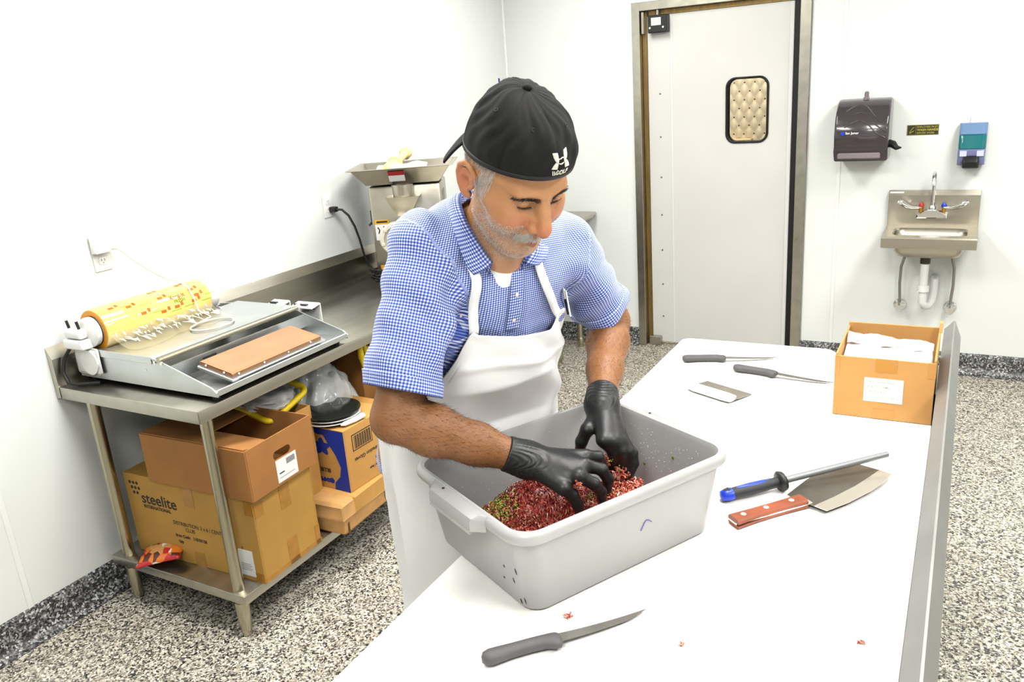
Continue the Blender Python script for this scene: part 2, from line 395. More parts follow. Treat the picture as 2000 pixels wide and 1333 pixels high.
# ================================================================ hand sink
def wall_pt(x, z, out=0.0): return (x, YB - .004 - out, z)
sk = thing('hand_sink', 'small stainless wall-hung hand sink under the soap dispenser', 'sink', (-.155, YB, .70))
sx0, sx1 = -.376, .070; sy = YB - .004
put('sink_backsplash', B().prism([(sy, .845), (sy, 1.04), (sy - .012, 1.04), (sy - .028, 1.015), (sy - .028, .845)], sx0, sx1, 'x', .002), STEELX, sk)
# deck with basin opening, apron and bowl
fy = sy - .365
hole = rrect(sx0 + .045, sx1 - .045, fy + .05, sy - .085, .05, 6)
wx0, wx1, wz0, wz1 = sx0 + .045, sx1 - .045, fy + .05, sy - .085
pn = holed_panel(sx0, sx1, fy, sy - .028, hole, .838, .845)
for v in pn.bm.verts: v.co = Vector((v.co.x, v.co.z, v.co.y))
put('sink_deck', pn, STEELX, sk)
put('sink_apron', B().prism([(fy, .845), (fy - .006, .838), (fy - .006, .79), (fy, .786)], sx0, sx1, 'x', .002), STEELX, sk)
put('sink_side', B().prism([(fy, .838), (sy - .028, .838), (sy - .028, .825), (fy, .79)], sx0, sx0 + .004, 'x'), STEELX, sk)
put('sink_side', B().prism([(fy, .838), (sy - .028, .838), (sy - .028, .825), (fy, .79)], sx1 - .004, sx1, 'x'), STEELX, sk)
rings = []
for k, (ins, z) in enumerate([(0, .843), (.004, .80), (.010, .755), (.028, .725), (.07, .712)]):
    rings.append([(x, y, z) for x, y in rrect(sx0 + .045 + ins, sx1 - .045 - ins, fy + .05 + ins, sy - .085 - ins, .05, 6)])
bw = B(); bw.loft(rings, cap=False); bw.bm.faces.new([v for v in bw.bm.verts][-28:])
so = put('sink_bowl', bw, STEELX, sk, smooth=60); so.modifiers.new('t', 'SOLIDIFY').thickness = .003
cx = -.155
fa = put('faucet_body', B().prism([(cx - .075, .0), (cx + .075, .0), (cx + .075, .022), (cx + .04, .03), (cx + .022, .05), (cx - .022, .05), (cx - .04, .03), (cx - .075, .022)], sy - .075, sy - .03, 'y', .006), CHROME, sk)
for v in fa.data.vertices: v.co.z += .895
sp = [(cx, sy - .052, .94), (cx, sy - .052, 1.06), (cx, sy - .056, 1.10), (cx, sy - .075, 1.13), (cx, sy - .105, 1.142), (cx, sy - .14, 1.13), (cx, sy - .155, 1.105), (cx, sy - .157, 1.085)]
put('spout', B().tube(sp, .010, 12), CHROME, sk, smooth=60)
put('spout_collar', B().lathe([(.017, 0), (.017, .012), (.012, .02), (.0, .02)], (cx, sy - .052, .945)), CHROME, sk, smooth=40)
for s, mt in ((-1, RED), (1, BLUE)):
    hx = cx + s * .055
    h = put('valve_stem', B().cyl((hx, sy - .05, .925), (hx, sy - .05, .955), .011, 12), mat('brass', (196, 140, 60), .3, .8), sk)
    put('valve_cap', B().lathe([(.013, 0), (.013, .01), (.006, .02), (0, .02)], (hx, sy - .05, .956), seg=12), mt, h)
    put('wrist_handle', B().tube([(hx, sy - .055, .952), (hx + s * .04, sy - .07, .952), (hx + s * .07, sy - .085, .962), (hx + s * .1, sy - .095, .985), (hx + s * .115, sy - .10, .99)], [.007, .008, .012, .016, .009], 10), CHROME, sk, smooth=60)
dx = cx - .008; dy = (fy + sy) / 2 - .02
put('drain_nut', B().cyl((dx, dy, .715), (dx, dy, .675), .026, 14), mat('dark_nut', (70, 62, 54), .4, .6), sk)
put('drain_pipe', B().tube([(dx, dy, .68), (dx, dy, .53)], .021, 14).lathe([(.021, 0), (.03, .0), (.03, .03), (.021, .035)], (dx, dy, .52), seg=14).tube([(dx, dy, .53), (dx, dy, .46), (dx + .012, dy + .012, .435), (dx + .03, dy + .04, .43), (dx + .045, dy + .07, .45), (dx + .05, dy + .08, .50), (dx + .05, dy + .1, .55), (dx + .05, sy, .555)], .021, 14), PLASTW, sk, smooth=50)
for s in (-1, 1):
    x = cx + s * .095; xe = cx + s * .128
    put('supply_hose', B().tube([(x, sy - .06, .84), (x + s * .012, sy - .06, .72), (xe + s * .004, sy - .055, .62), (xe + s * .006, sy - .05, .52), (xe, sy - .048, .43), (xe, sy - .048, .40)], .0075, 10), mat('braided_hose', (150, 146, 136), .35, .8, bump=.4, bscale=700), sk, smooth=60)
    v = put('shutoff_valve', B().cyl((xe, sy - .048, .41), (xe, sy - .048, .355), .011, 12).cyl((xe, sy - .04, .385), (xe, sy - .085, .385), .009, 12).cyl((xe, sy - .085, .385), (xe, sy - .095, .385), .018, 12), CHROME, sk, smooth=40)
    put('escutcheon', B().lathe([(.035, 0), (.033, .006), (.015, .012), (0, .012)], (xe, sy, .385), (0, -1, 0), 20), CHROME, v, smooth=50)
put('sink_sticker', B().box(sx0 + .004, sx0 + .075, sy - .0215, sy - .0195, 1.020, 1.034), PAPER, sk)

# ================================================================ paper towel dispenser
SMOKE = mat('smoke_plastic', (62, 54, 58), 0.16, var=0.12, vscale=5, coat=0.4)
SMOKEL = mat('smoke_plastic_light', (128, 118, 122), 0.2, var=0.12, vscale=5)
td = thing('towel_dispenser', 'smoky black plastic paper towel dispenser on the back wall', 'dispenser', (-.52, YB, 1.215))
tx0, tx1 = -.655, -.385; tz0, tz1 = 1.222, 1.54
prof = [(0, tz0), (0, tz1 - .004), (.06, tz1 + .003), (.12, tz1 - .012), (.17, tz1 - .055), (.205, tz1 - .115), (.218, tz1 - .18), (.212, tz0 + .09), (.205, tz0 + .075), (.190, tz0 + .055), (.195, tz0 + .02), (.185, tz0)]
b = B(); b.prism([(sy - y, z) for y, z in prof], tx0, tx1, 'x', .012, 3); body = put('dispenser_cover', b, SMOKE, td, smooth=40)
put('window_strip', B().box(tx0 + .02, tx1 - .035, sy - .205, sy - .188, tz0 + .012, tz0 + .045, .006), SMOKEL, td)
put('key_tab', B().box(-.528, -.506, sy - .07, sy - .05, tz1 + .0, tz1 + .04, .006).box(-.531, -.503, sy - .085, sy - .045, tz1 - .012, tz1 + .012, .004), SMOKEL, td)
put('lever', B().tube([(tx1 - .004, sy - .12, tz0 + .085), (tx1 + .02, sy - .135, tz0 + .08), (tx1 + .04, sy - .15, tz0 + .062), (tx1 + .062, sy - .16, tz0 + .064)], [.022, .020, .013, .004], 10), BLACK, td, smooth=60)
def towel_front(z):
    pr = prof[3:9]
    for (y0, z0), (y1, z1) in zip(pr, pr[1:]):
        if z1 <= z <= z0: return y0 + (y1 - y0) * (z - z0) / (z1 - z0)
    return .212
for c0, zs in ((0, .1), (1, .06), (2, .02)):   # sweeping raised ridges of the cover
    pts = []
    for k in range(13):
        t = k / 12; x = tx0 + .05 + t * (tx1 - tx0 - .065) + c0 * .0; z = tz0 + .16 + zs + .035 * math.sin(PI * min(1, t * 1.3)) - (.13 - c0 * .012) * max(0, t - .35) ** 1.4
        pts.append((x, sy - towel_front(z) + .001, z))
    put('ridge', B().tube(pts, .004, 8), SMOKE, body, smooth=60)
put('brand_badge', B().cyl((tx0 + .045, sy - .2185, tz0 + .150), (tx0 + .045, sy - .221, tz0 + .150), .010, 14), BLUE, body)
text('San Jamar', .017, frame((tx0 + .058, sy - .2188, tz0 + .146), (1, 0, 0), (0, 0, 1)), PAPER, body, ext=.0005, bold=.0003)

# ================================================================ soap dispenser
TEALP = mat('blue_translucent_plastic', (104, 134, 172), 0.2, coat=.3)
TEAL = mat('teal_soap', (0, 108, 112), 0.15, coat=.5)
sd = thing('soap_dispenser', 'blue and teal plastic soap dispenser with black push bar', 'dispenser', (.006, YB, 1.175))
ax0, ax1 = -.058, .070
def soap_slab(z0, z1, d0, d1, mt, nm, par, ins=0):
    b = B(); b.loft([[(x, sy - max(0, y), z) for x, y in rrect(ax0 + ins, ax1 - ins, -.001, d, min(.022, d / 3), 4)] for z, d in ((z0, d0), (z0 + .004, d0 + .004), (z1 - .004, d1 + .004), (z1, d1))]); return put(nm, b, mt, par, smooth=40)
soap_slab(1.18, 1.262, .085, .098, mat('violet_plastic', (122, 126, 170), .25), 'lower_shell', sd)
soap_slab(1.262, 1.335, .098, .094, TEAL, 'soap_window', sd)
soap_slab(1.335, 1.392, .094, .06, TEALP, 'upper_shell', sd)
put('push_bar', B().loft([[(.006 + x * s, sy - .07 - y, z) for x, y in rrect(-.04, .04, 0, d, .015, 4)] for z, s, d in ((1.163, .8, .03), (1.17, .95, .055), (1.20, 1, .062), (1.222, .9, .045), (1.232, .7, .02))]), BLACK, sd, smooth=50)
for x in (-.032, .046): put('print_block', B().box(x - .016, x + .016, sy - .1015, sy - .098, 1.226, 1.256, .001), mat('pale_print', (196, 202, 232), .5), sd)
put('mount_tab', B().box(-.012, .026, sy - .008, sy, 1.388, 1.42, .003), PLASTW, sd)

# ================================================================ hand washing notice
sg = thing('wash_notice', 'small black and yellow hand washing notice sticker on the back wall', 'sign', (-.233, YB, 1.333))
put('sign_plate', B().box(-.311, -.157, sy - .0015, sy, 1.334, 1.3885), mat('notice_black', (40, 38, 18), .5), sg)
YINK = mat('notice_yellow', (190, 182, 50), .6)
fy_ = sy - .0017
put('sign_border', B().box(-.309, -.159, fy_, sy - .0014, 1.3355, 1.3365).box(-.309, -.159, fy_, sy - .0014, 1.386, 1.387).box(-.309, -.308, fy_, sy - .0014, 1.3355, 1.387).box(-.160, -.159, fy_, sy - .0014, 1.3355, 1.387).box(-.268, -.267, fy_, sy - .0014, 1.3355, 1.387), YINK, sg)
text('EMPLOYEES MUST', .0125, frame((-.262, fy_, 1.3725), (1, 0, 0), (0, 0, 1)), YINK, sg, ext=.0001)
text('WASH HANDS', .0155, frame((-.262, fy_, 1.3565), (1, 0, 0), (0, 0, 1)), YINK, sg, ext=.0001, bold=.0004)
text('BEFORE WORK', .0125, frame((-.262, fy_, 1.3415), (1, 0, 0), (0, 0, 1)), YINK, sg, ext=.0001)
put('hand_symbol', B().tube([(-.298, fy_, 1.348), (-.290, fy_, 1.362), (-.284, fy_, 1.372), (-.276, fy_, 1.376)], .0016, 6).tube([(-.298, fy_, 1.343), (-.286, fy_, 1.352), (-.276, fy_, 1.358)], .0016, 6), YINK, sg)

# ================================================================ steel drainboard table in the back corner
dt = thing('drainboard_table', 'stainless drainboard table in the far room corner behind the man', 'table', (-2.4, 4.75, 0))
tz = .905
b = B(); b.prism(rrect(-2.745, -2.14, 4.45, 5.02, .03, 5), tz - .012, tz, 'z', .004); put('tabletop', b, STEELX, dt)
b = B(); rr = [[(x, y, z) for x, y in rrect(-2.74 + i, -2.155 - i, 4.46 + i, 5.01 - i, .03, 5)] for i, z in ((0, tz - .012), (.0, tz - .03), (.09, tz - .10))]; b.loft(rr); put('drain_pan', b, STEELX, dt, smooth=40)
for x in (-2.237, -2.66):
    for y in (4.52, 4.86):
        l = put('leg', B().cyl((x, y, .0), (x, y, tz - .09), .02, 14), PIPE, dt, smooth=40)
        put('foot', B().lathe([(.012, 0), (.024, .02), (.024, .06), (.02, .07)], (x, y, 0), seg=14), PIPE, l, smooth=40)
# ================================================================ steel prep table along the left wall
ty0, ty1, tzt = 1.565, 4.05, .851
txb, txf = -2.735, -2.035
st = thing('steel_prep_table', 'long stainless steel prep table with backsplash along the left wall', 'table', (-2.385, 2.8, 0))
put('tabletop', B().box(txb, txf, ty0, ty1, tzt - .045, tzt, .004, 2), STEEL, st, smooth=40)
put('backsplash', B().prism([(txb - .02, tzt - .045), (txb, tzt - .04), (txb, .952), (txb - .024, .992), (txb - .027, .992), (txb - .027, tzt - .045)], ty0 - .001, ty1, 'y'), STEEL, st)
for y in (1.605, 2.80, 4.0):
    for x in (-2.055, -2.625):
        l = put('leg', B().cyl((x, y, .08), (x, y, tzt - .044), .0205, 20), PIPE, st, smooth=40)
        put('foot', B().lathe([(.010, 0), (.017, .004), (.0195, .03), (.0235, .085), (.0245, .13), (.0235, .135), (.0205, .137)], (x, y, 0), seg=20), PIPE, l, smooth=40)
SZ = .182
put('undershelf', B().box(-2.69, -2.0, ty0 + .01, ty1 - .01, SZ - .035, SZ, .004, 2), STEEL, st, smooth=40)

# ---------------------------------------------------------------- film wrapping machine
wm = thing('wrapping_machine', 'stainless tabletop film wrapping machine with brown hot pad', 'wrapping machine', (-2.37, 1.97, tzt))
my0, my1 = 1.645, 2.295
z0 = tzt + .018
side = [(-2.715, z0), (-2.715, z0 + .098), (-2.59, z0 + .105), (-2.295, z0 + .103), (-2.05, z0 + .03), (-2.03, z0 + .015), (-2.028, z0)]
put('side_panel', B().prism(side, my0, my0 + .006, 'y', .0015), ALU, wm)
put('side_panel', B().prism(side, my1 - .006, my1, 'y', .0015), ALU, wm)
put('base_pan', B().box(-2.71, -2.035, my0 + .006, my1 - .006, z0, z0 + .006), ALU, wm)
put('front_lip', B().prism([(-2.06, z0 + .006), (-2.03, z0 + .006), (-2.03, z0 + .02), (-2.034, z0 + .022)], my0 + .006, my1 - .006, 'y'), ALU, wm)
put('top_plate', B().prism([(-2.60, z0 + .108), (-2.60, z0 + .111), (-2.315, z0 + .111), (-2.300, z0 + .104), (-2.300, z0 + .085), (-2.303, z0 + .085), (-2.305, z0 + .102)], my0 - .004, my1 + .004, 'y'), ALU, wm)
put('side_lip', B().box(-2.585, -2.31, my0 - .005, my0 - .0005, z0 + .085, z0 + .11, .001), ALU, wm)
put('cutoff_rod', B().cyl((-2.278, my0 - .002, z0 + .1), (-2.278, my1 + .002, z0 + .1), .009, 14), PIPE, wm, smooth=40)
put('rod_knob', B().lathe([(.0, 0), (.016, .002), (.018, .012), (.01, .02), (0, .02)], (-2.278, my1 + .003, z0 + .1), (0, 1, 0), 14), PLASTW, wm, smooth=50)
for x in (-2.295, -2.262): put('bolt', B().cyl((x, my0, z0 + .092), (x, my0 - .006, z0 + .092), .006, 8), CHROME, wm)
put('bolt', B().cyl((-2.35, my0, z0 + .06), (-2.35, my0 - .004, z0 + .06), .004, 8), CHROME, wm)
put('inner_rail', B().box(-2.245, -2.238, my0 + .006, my1 - .006, z0 + .03, z0 + .08), ALU, wm)
put('rating_plate', B().box(-2.2379, -2.237, my0 + .14, my0 + .2, z0 + .05, z0 + .068), INK, wm)
# hot pad: tilted tray with brown cover and rivets
pm = frame((-2.06, my0 + .10, z0 + .034), (0, 1, 0), (-1, 0, .20))
PW, PD = .432, .152
PADB = mat('brown_teflon', (168, 122, 84), .34, var=.10, vscale=5, stretch=(1, 1, 1), bump=.15, bscale=14)
hp = put('heat_plate', B(pm).box(-.012, PW + .012, -.014, PD, -.016, -.004, .003), ALU, wm)
bm_ = bmesh.new()
pad = B(pm)
nx, ny = 60, 22
Pp = []
for i in range(nx + 1):
    row = []
    for j in range(ny + 1):
        u, v = i / nx, j / ny
        h = .010 + .0018 * math.sin(9 * v + 5 * u + 2 * math.sin(4 * u)) * math.sin(PI * u) * math.sin(PI * v) - .006 * max(0, abs(2 * u - 1) - .95) * 20 * .3 - .006 * max(0, abs(2 * v - 1) - .9) * 10 * .5
        row.append((u * PW, v * PD, h))
    Pp.append(row)
pad.grid(Pp)
pad.box(0, PW, 0, PD, -.004, .0045)
pdo = put('hot_pad', pad, PADB, hp if False else wm, smooth=40)
for u in (.06, .33, .60, .87): put('rivet', B(pm).sph((u * PW, -.0005, .002), .0042, u=8, v=6), CHROME, pdo)
for v in (.25, .8): put('rivet', B(pm).sph((-.0005, v * PD, .002), .0042, u=8, v=6), CHROME, pdo)
put('black_slot', B(pm).box(.02, PW - .02, -.022, -.016, -.02, -.012), BLACK, wm)
# roll cradle ends
def cradle(yc, s):
    c = put('roll_bracket', B().box(-2.70, -2.575, yc - .006, yc + .006, z0 + .02, z0 + .115, .01, 3).cyl((-2.62, yc - s * .004, z0 + .065), (-2.62, yc + s * .01, z0 + .065), .045, 24), PLASTW, wm, smooth=40)
    put('roll_cap', B().box(-2.705, -2.60, yc - .035, yc + .02, z0 + .115, z0 + .150, .008, 3).box(-2.70, -2.61, yc - .028, yc + .012, z0 + .152, z0 + .185, .01, 3), PLASTW, c, smooth=40)
    for x in (-2.69, -2.635): put('clamp_pin', B().cyl((x, yc - .008, z0 + .185), (x - .004, yc - .01, z0 + .212), .005, 8), BLACK, c)
    return c
cradle(my0 - .012, -1); cradle(my1 - .105, 1)
# white card tags folded over the far end
for x0, x1 in ((-2.44, -2.36), (-2.31, -2.20)):
    tg = put('card_tag', B().prism([(my1 + .004, .975), (my1 + .05, .985), (my1 + .056, .982), (my1 + .056, .905), (my1 + .053, .905), (my1 + .052, .978), (my1 + .004, .970)], x0, x1, 'x'), PAPER, wm)
    put('slot', B().box(x0 + .01, x1 - .035, my1 + .012, my1 + .026, .979, .9835), BLACK, tg)
    put('print', B().box(x1 - .06, x1 - .03, my1 + .049, my1 + .0518, .955, .96), INK, tg)
put('power_cable', B().tube([(-2.70, my0 - .02, z0 + .12), (-2.72, my0 - .045, z0 + .08), (-2.722, my0 - .06, z0 + .03), (-2.70, my0 - .062, tzt + .012), (-2.66, my0 - .05, tzt + .008), (-2.60, my0 - .01, tzt + .008)], .0065, 10), BLACK, wm, smooth=60)
for x, y in ((-2.68, my0 + .03), (-2.07, my0 + .03), (-2.68, my1 - .03), (-2.07, my1 - .03)): put('rubber_foot', B().cyl((x, y, tzt + .0005), (x, y, z0 + .001), .014, 12), RUBBER, wm)

# ---------------------------------------------------------------- film roll
FILM = mat('yellow_film', (242, 210, 112), .10, var=.10, vscale=4, coat=.6)
FILMO = mat('film_core_orange', (232, 152, 30), .3)
fr = thing('film_roll', 'fat roll of yellow stretch film printed with orange marks', 'film roll', (-2.605, 1.93, 1.0))
rx, rz, rr_ = -2.616, 1.038, .076
put('film', B().lathe([(.053, 0), (rr_ - .003, 0), (rr_, .004), (rr_, .455), (rr_ - .003, .459), (.053, .459)], (rx, my0 + .02, rz), (0, 1, 0), 48), FILM, fr, smooth=50)
put('film_end', B().lathe([(.0535, -.0005), (rr_ - .004, -.0005), (rr_ - .004, .001), (.0535, .001)], (rx, my0 + .02, rz), (0, 1, 0), 48), FILMO, fr)
put('core', B().lathe([(.0, -.03), (.035, -.03), (.0525, -.022), (.0525, .515), (.035, .52), (0, .52)], (rx, my0 + .02, rz), (0, 1, 0), 32), PLASTW, fr, smooth=40)
put('core_band', B().lathe([(.0527, -.006), (.054, -.006), (.054, -.002), (.0527, -.002)], (rx, my0 + .02, rz), (0, 1, 0), 32), BLACK, fr)
ORNG = mat('orange_print', (226, 96, 30), .4); GRNP = mat('green_print', (150, 180, 60), .4)
def on_roll(y, ang, w_, h_, mt, nm='print_mark'):
    rr2 = rr_ + .0005
    P_ = [[(rx + rr2 * math.cos(ang + h_ * (j / 4 - .5) / rr_), y + w_ * (i / 3 - .5), rz + rr2 * math.sin(ang + h_ * (j / 4 - .5) / rr_)) for j in range(5)] for i in range(4)]
    put(nm, B().grid(P_), mt, fr, smooth=180)
def roll_text(s, y, ang, size, mt):
    o = text(s, size, Matrix.Identity(4), mt, None, 'print_lettering', ext=.0001, bold=size * .03)
    for v in o.data.vertices:
        a = ang + v.co.y / rr_; v.co = Vector((rx + (rr_ + .0006) * math.cos(a), y + v.co.x, rz + (rr_ + .0006) * math.sin(a)))
    attach(o, fr)
for y, a in ((1.72, 62), (1.78, 50), (1.91, 47), (2.05, 46), (1.82, 20), (1.96, 10), (2.04, 12), (2.06, 26), (1.90, 8), (2.02, 78), (1.90, 80)):
    a = math.radians(a)
    B_ = B()
    on_roll(y, a, .022, .011, ORNG); on_roll(y + .024, a + .08, .012, .014, ORNG); on_roll(y + .055, a - .12, .045, .0035, GRNP)
roll_text('Keep It', 1.945, math.radians(33), .022, ORNG); roll_text('FRESH', 1.955, math.radians(20), .018, GRNP)
# torn frill where the film leaves the roll and lies on the plate
FILMC = mat('clear_film', (250, 240, 200), .08, alpha=.16, coat=.5)
FILMW = mat('crinkled_film', (252, 248, 232), .12, alpha=.85, coat=.5)
fs = B(); Pq = []
for i in range(41):
    row = []
    for j in range(9):
        u, v = i / 40, j / 8
        y = my0 + .03 + u * .44
        x = -2.549 + v * (.12 + .02 * math.sin(9 * u)); z = z0 + .1135 + .045 * (1 - v) ** 2.4 + .0012 * math.sin(31 * u + 7 * v)
        row.append((x, y, z))
    Pq.append(row)
put('film_sheet', B().grid(Pq), FILMC, fr, smooth=180)
random.seed(3)
for k in range(64):
    y = my0 + .045 + .42 * k / 64 + random.uniform(-.006, .006); x = -2.545 + random.uniform(0, .05); l_ = random.uniform(.03, .07); ww = random.uniform(.0015, .0036)
    a = random.uniform(-.9, .5); zt = z0 + .119 + .045 * (1 - min(1, max(0, x + 2.549) / .12)) ** 2.4
    p0 = Vector((x, y, zt)); d_ = Vector((math.cos(a) * .8, math.sin(a) * .6, -.10)) * l_; n_ = Vector((-math.sin(a), math.cos(a), .5)) * ww
    put('film_crease', B().grid([[p0 - n_ * .3, p0 + n_ * .3], [p0 + d_ * .5 - n_ + Vector((0, 0, .004)), p0 + d_ * .5 + n_ + Vector((0, 0, .004))], [p0 + d_ - n_ * .2, p0 + d_ + n_ * .2]]), FILMW, fr)

# ---------------------------------------------------------------- outlets, adapter, cords
def outlet(yc, zc, label):
    t = thing('wall_outlet', label, 'outlet', (X0, yc, zc)); xx = X0 + .004
    put('cover_plate', B().box(xx, xx + .006, yc - .036, yc + .036, zc - .058, zc + .058, .003, 2), PLASTW, t, smooth=40)
    for dz in (-.02, .02):
        r = put('receptacle', B().prism([(yc + y, zc + dz + z) for y, z in rrect(-.017, .017, -.014, .014, .008, 4)], xx + .006, xx + .008, 'x'), PLASTW, t)
        for y in (-.006, .006): put('slot', B().box(xx + .0078, xx + .0084, yc + y - .001, yc + y + .001, zc + dz - .002, zc + dz + .006), INK, r)
        put('slot', B().cyl((xx + .0078, yc, zc + dz - .008), (xx + .0084, yc, zc + dz - .008), .002, 8), INK, r)
    return t
outlet(1.85, 1.262, 'white duplex outlet on the left wall above the film roll')
outlet(3.10, 1.245, 'white duplex outlet on the left wall beside the meat grinder')
ad = thing('plug_adapter', 'white plug adapter pushed into the outlet above the film roll', 'adapter', (X0, 1.84, 1.30))
put('adapter_body', B().box(X0 + .012, X0 + .045, 1.808, 1.872, 1.272, 1.342, .006, 2), PLASTW, ad, smooth=40)
put('cord_grip', B().cyl((X0 + .03, 1.872, 1.287), (X0 + .035, 1.898, 1.28), .010, 12, .006), PLASTW, ad, smooth=40)
cw = [(X0 + .036, 1.90, 1.279)]
for k in range(1, 9):
    t = k / 8; cw.append((X0 + .04 + .07 * t, 1.90 + .13 * t, 1.279 - .145 * t - .012 * math.sin(PI * t)))
cw += [(-2.60, 2.035, 1.128), (-2.555, 2.035, 1.105), (-2.525, 2.03, 1.06), (-2.51, 2.025, 1.02), (-2.48, 2.05, .990)]
for k in range(20):
    a = -2.4 + 2 * PI * k / 20; cw.append((-2.40 + .065 * math.cos(a) , 1.985 + .085 * math.sin(a) , .986))
tag(put('power_lead', B().tube(cw, .0032, 8), mat('cream_cord', (240, 232, 214), .5), smooth=60), 'thin cream power cord looping onto the wrapping machine top', 'cord')
bc = thing('black_plug_cord', 'black plug and cord hanging from the outlet beside the meat grinder', 'cord', (X0, 3.11, .9))
put('plug', B().box(X0 + .012, X0 + .05, 3.095, 3.125, 1.212, 1.238, .005, 2), BLACK, bc, smooth=40)
put('cable', B().tube([(X0 + .05, 3.11, 1.225), (X0 + .075, 3.12, 1.222), (X0 + .095, 3.14, 1.19), (X0 + .10, 3.17, 1.13), (X0 + .095, 3.20, 1.06), (X0 + .085, 3.23, .98), (X0 + .09, 3.25, .92), (X0 + .12, 3.26, .88), (X0 + .16, 3.25, .864), (X0 + .22, 3.18, .860), (X0 + .25, 3.26, .860), (X0 + .2, 3.32, .866), (X0 + .15, 3.27, .872), (X0 + .2, 3.2, .876)], .006, 10), BLACK, bc, smooth=60)
cc = thing('cable_coil', 'tangled black cable with a green connector beside the grinder', 'cable', (-2.52, 3.2, tzt))
random.seed(5)
pts = []
for k in range(60):
    a = k * .62; pts.append((-2.50 + .055 * math.cos(a) + .015 * math.sin(2.3 * k), 3.16 + .06 * math.sin(a) + .012 * math.cos(1.7 * k), tzt + .008 + .0011 * k + .008 * math.sin(k * .9) ** 2))
put('coil', B().tube(pts, .006, 8), BLACK, cc, smooth=60)
put('connector', B().cyl((-2.46, 3.12, tzt + .055), (-2.45, 3.15, tzt + .095), .009, 10), GREEN, cc)

# ---------------------------------------------------------------- meat grinder
gm = frame((-2.35, 3.17, tzt), (.877, .48, 0), (-.48, .877, 0))   # local x along its front, y away from the viewer
gr = thing('meat_grinder', 'stainless meat grinder with wide feed tray on the steel table', 'meat grinder', (-2.44, 3.2, tzt))
W = lambda *a: B(gm)
put('motor_housing', W().box(-.175, .175, .07, .40, .03, .475, .012, 2), STEELX, gr, smooth=40)
for x in (-.14, .14):
    for y in (.10, .37): put('foot', W().cyl((x, y, .001), (x, y, .031), .018, 12), RUBBER, gr)
# feed tray: flared rectangular pan
def tray(w0, d0, z0_, w1, d1, z1_, yc): 
    return [[(-w0, yc - d0, z0_), (w0, yc - d0, z0_), (w0, yc + d0, z0_), (-w0, yc + d0, z0_)], [(-w1, yc - d1, z1_), (w1, yc - d1, z1_), (w1, yc + d1, z1_), (-w1, yc + d1, z1_)]]
b = W(); b.loft(tray(.175, .13, .485, .232, .19, .562, .17), cap=False); b.bm.faces.new([v for v in b.bm.verts][:4])
fp = put('feed_tray', b, STEELX, gr); fp.modifiers.new('t', 'SOLIDIFY').thickness = .004
rim = W(); 
pr = tray(.232, .19, .562, .252, .21, .566, .17)
rim.loft(pr, cap=False); ro = put('tray_rim', rim, STEELX, gr); ro.modifiers.new('t', 'SOLIDIFY').thickness = .003
put('feed_neck', W().lathe([(.045, 0), (.048, .07), (.052, .11)], (0, .02, .375), (0, 0, 1), 24), STEELX, gr, smooth=50)
put('neck_flare', W().loft([[(-.03, -.02, .34), (.03, -.02, .34), (.03, .07, .34), (-.03, .07, .34)], [(-.082, -.04, .43), (.082, -.04, .43), (.082, .07, .43), (-.082, .07, .43)]]), STEELX, gr)
put('barrel', W().cyl((-.03, .08, .25), (-.03, -.10, .25), .066, 28), STEELX, gr, smooth=40)
CREAM = mat('tinned_cream', (224, 218, 200), .3, .35)
put('retaining_ring', W().lathe([(.050, .0), (.074, .0), (.080, .006), (.080, .040), (.074, .046), (.060, .046), (.058, .03), (.050, .03)], (-.03, -.10, .25), (gm.to_3x3().inverted() @ (gm.to_3x3() @ Vector((0, -1, 0)))), 32), CREAM, gr, smooth=40)
put('ring_plate', W().lathe([(.034, .02), (.052, .02), (.052, .036), (.046, .042), (.034, .042)], (-.03, -.10, .25), (0, -1, 0), 32), CREAM, gr, smooth=40)
put('grinder_plate', W().cyl((-.03, -.10, .25), (-.03, -.128, .25), .034, 28), mat('worn_plate', (150, 118, 104), .35, .6, var=.2, vscale=90), gr)
for k in range(6):
    a = 2 * PI * k / 6 + .3; put('ring_lug', W().box(-.03 + math.cos(a) * .066 - .008, -.03 + math.cos(a) * .066 + .008, -.152, -.145, .25 + math.sin(a) * .066 - .008, .25 + math.sin(a) * .066 + .008, .003), CREAM if k else BLUE, gr)
WARN = mat('warning_amber', (232, 172, 30), .5)
for x0 in (-.160, .09):
    s = put('warning_label', W().box(x0, x0 + .07, .0675, .0698, .215, .315), PAPER, gr)
    put('warning_header', W().box(x0, x0 + .07, .0665, .0674, .293, .315), WARN, s)
    put('warning_bar', W().box(x0 + .008, x0 + .062, .0658, .0664, .300, .309), INK, s)
    put('pictogram', W().tube([(x0 + .012, .066, .28), (x0 + .02, .066, .265), (x0 + .015, .066, .25)], .003, 6).tube([(x0 + .04, .066, .282), (x0 + .055, .066, .27), (x0 + .045, .066, .255)], .003, 6), INK, s)
put('warning_label', W().box(-.155, -.115, .0675, .0698, .05, .09), WARN, gr)
s = put('tray_label', W().prism([(-.038, .0), (.038, .0), (.038, .05), (-.038, .05)], -.001, .001, 'y'), PAPER, gr)
Mt = gm @ Matrix.Translation((-.02, -.0, .503)) @ Matrix.Rotation(math.radians(-37), 4, 'X')
def tray_front(o):
    for v in o.data.vertices: v.co = gm @ (Vector((-.005, .040 - .0035 - (.0) - (v.co.z * .62), .490 + v.co.z * .79)) + Vector((v.co.x, v.co.y, 0)))
s.data.transform(gm.inverted()); 
for v in s.data.vertices: v.co = v.co
def place_on_tray(o):
    for v in o.data.vertices:
        q_ = v.co.copy(); h = q_.z / .05
        v.co = gm @ Vector((q_.x - .02, .17 - .13 - .060 * (.18 + .66 * h) - .004 + q_.y, .485 + .077 * (.18 + .66 * h)))
place_on_tray(s)
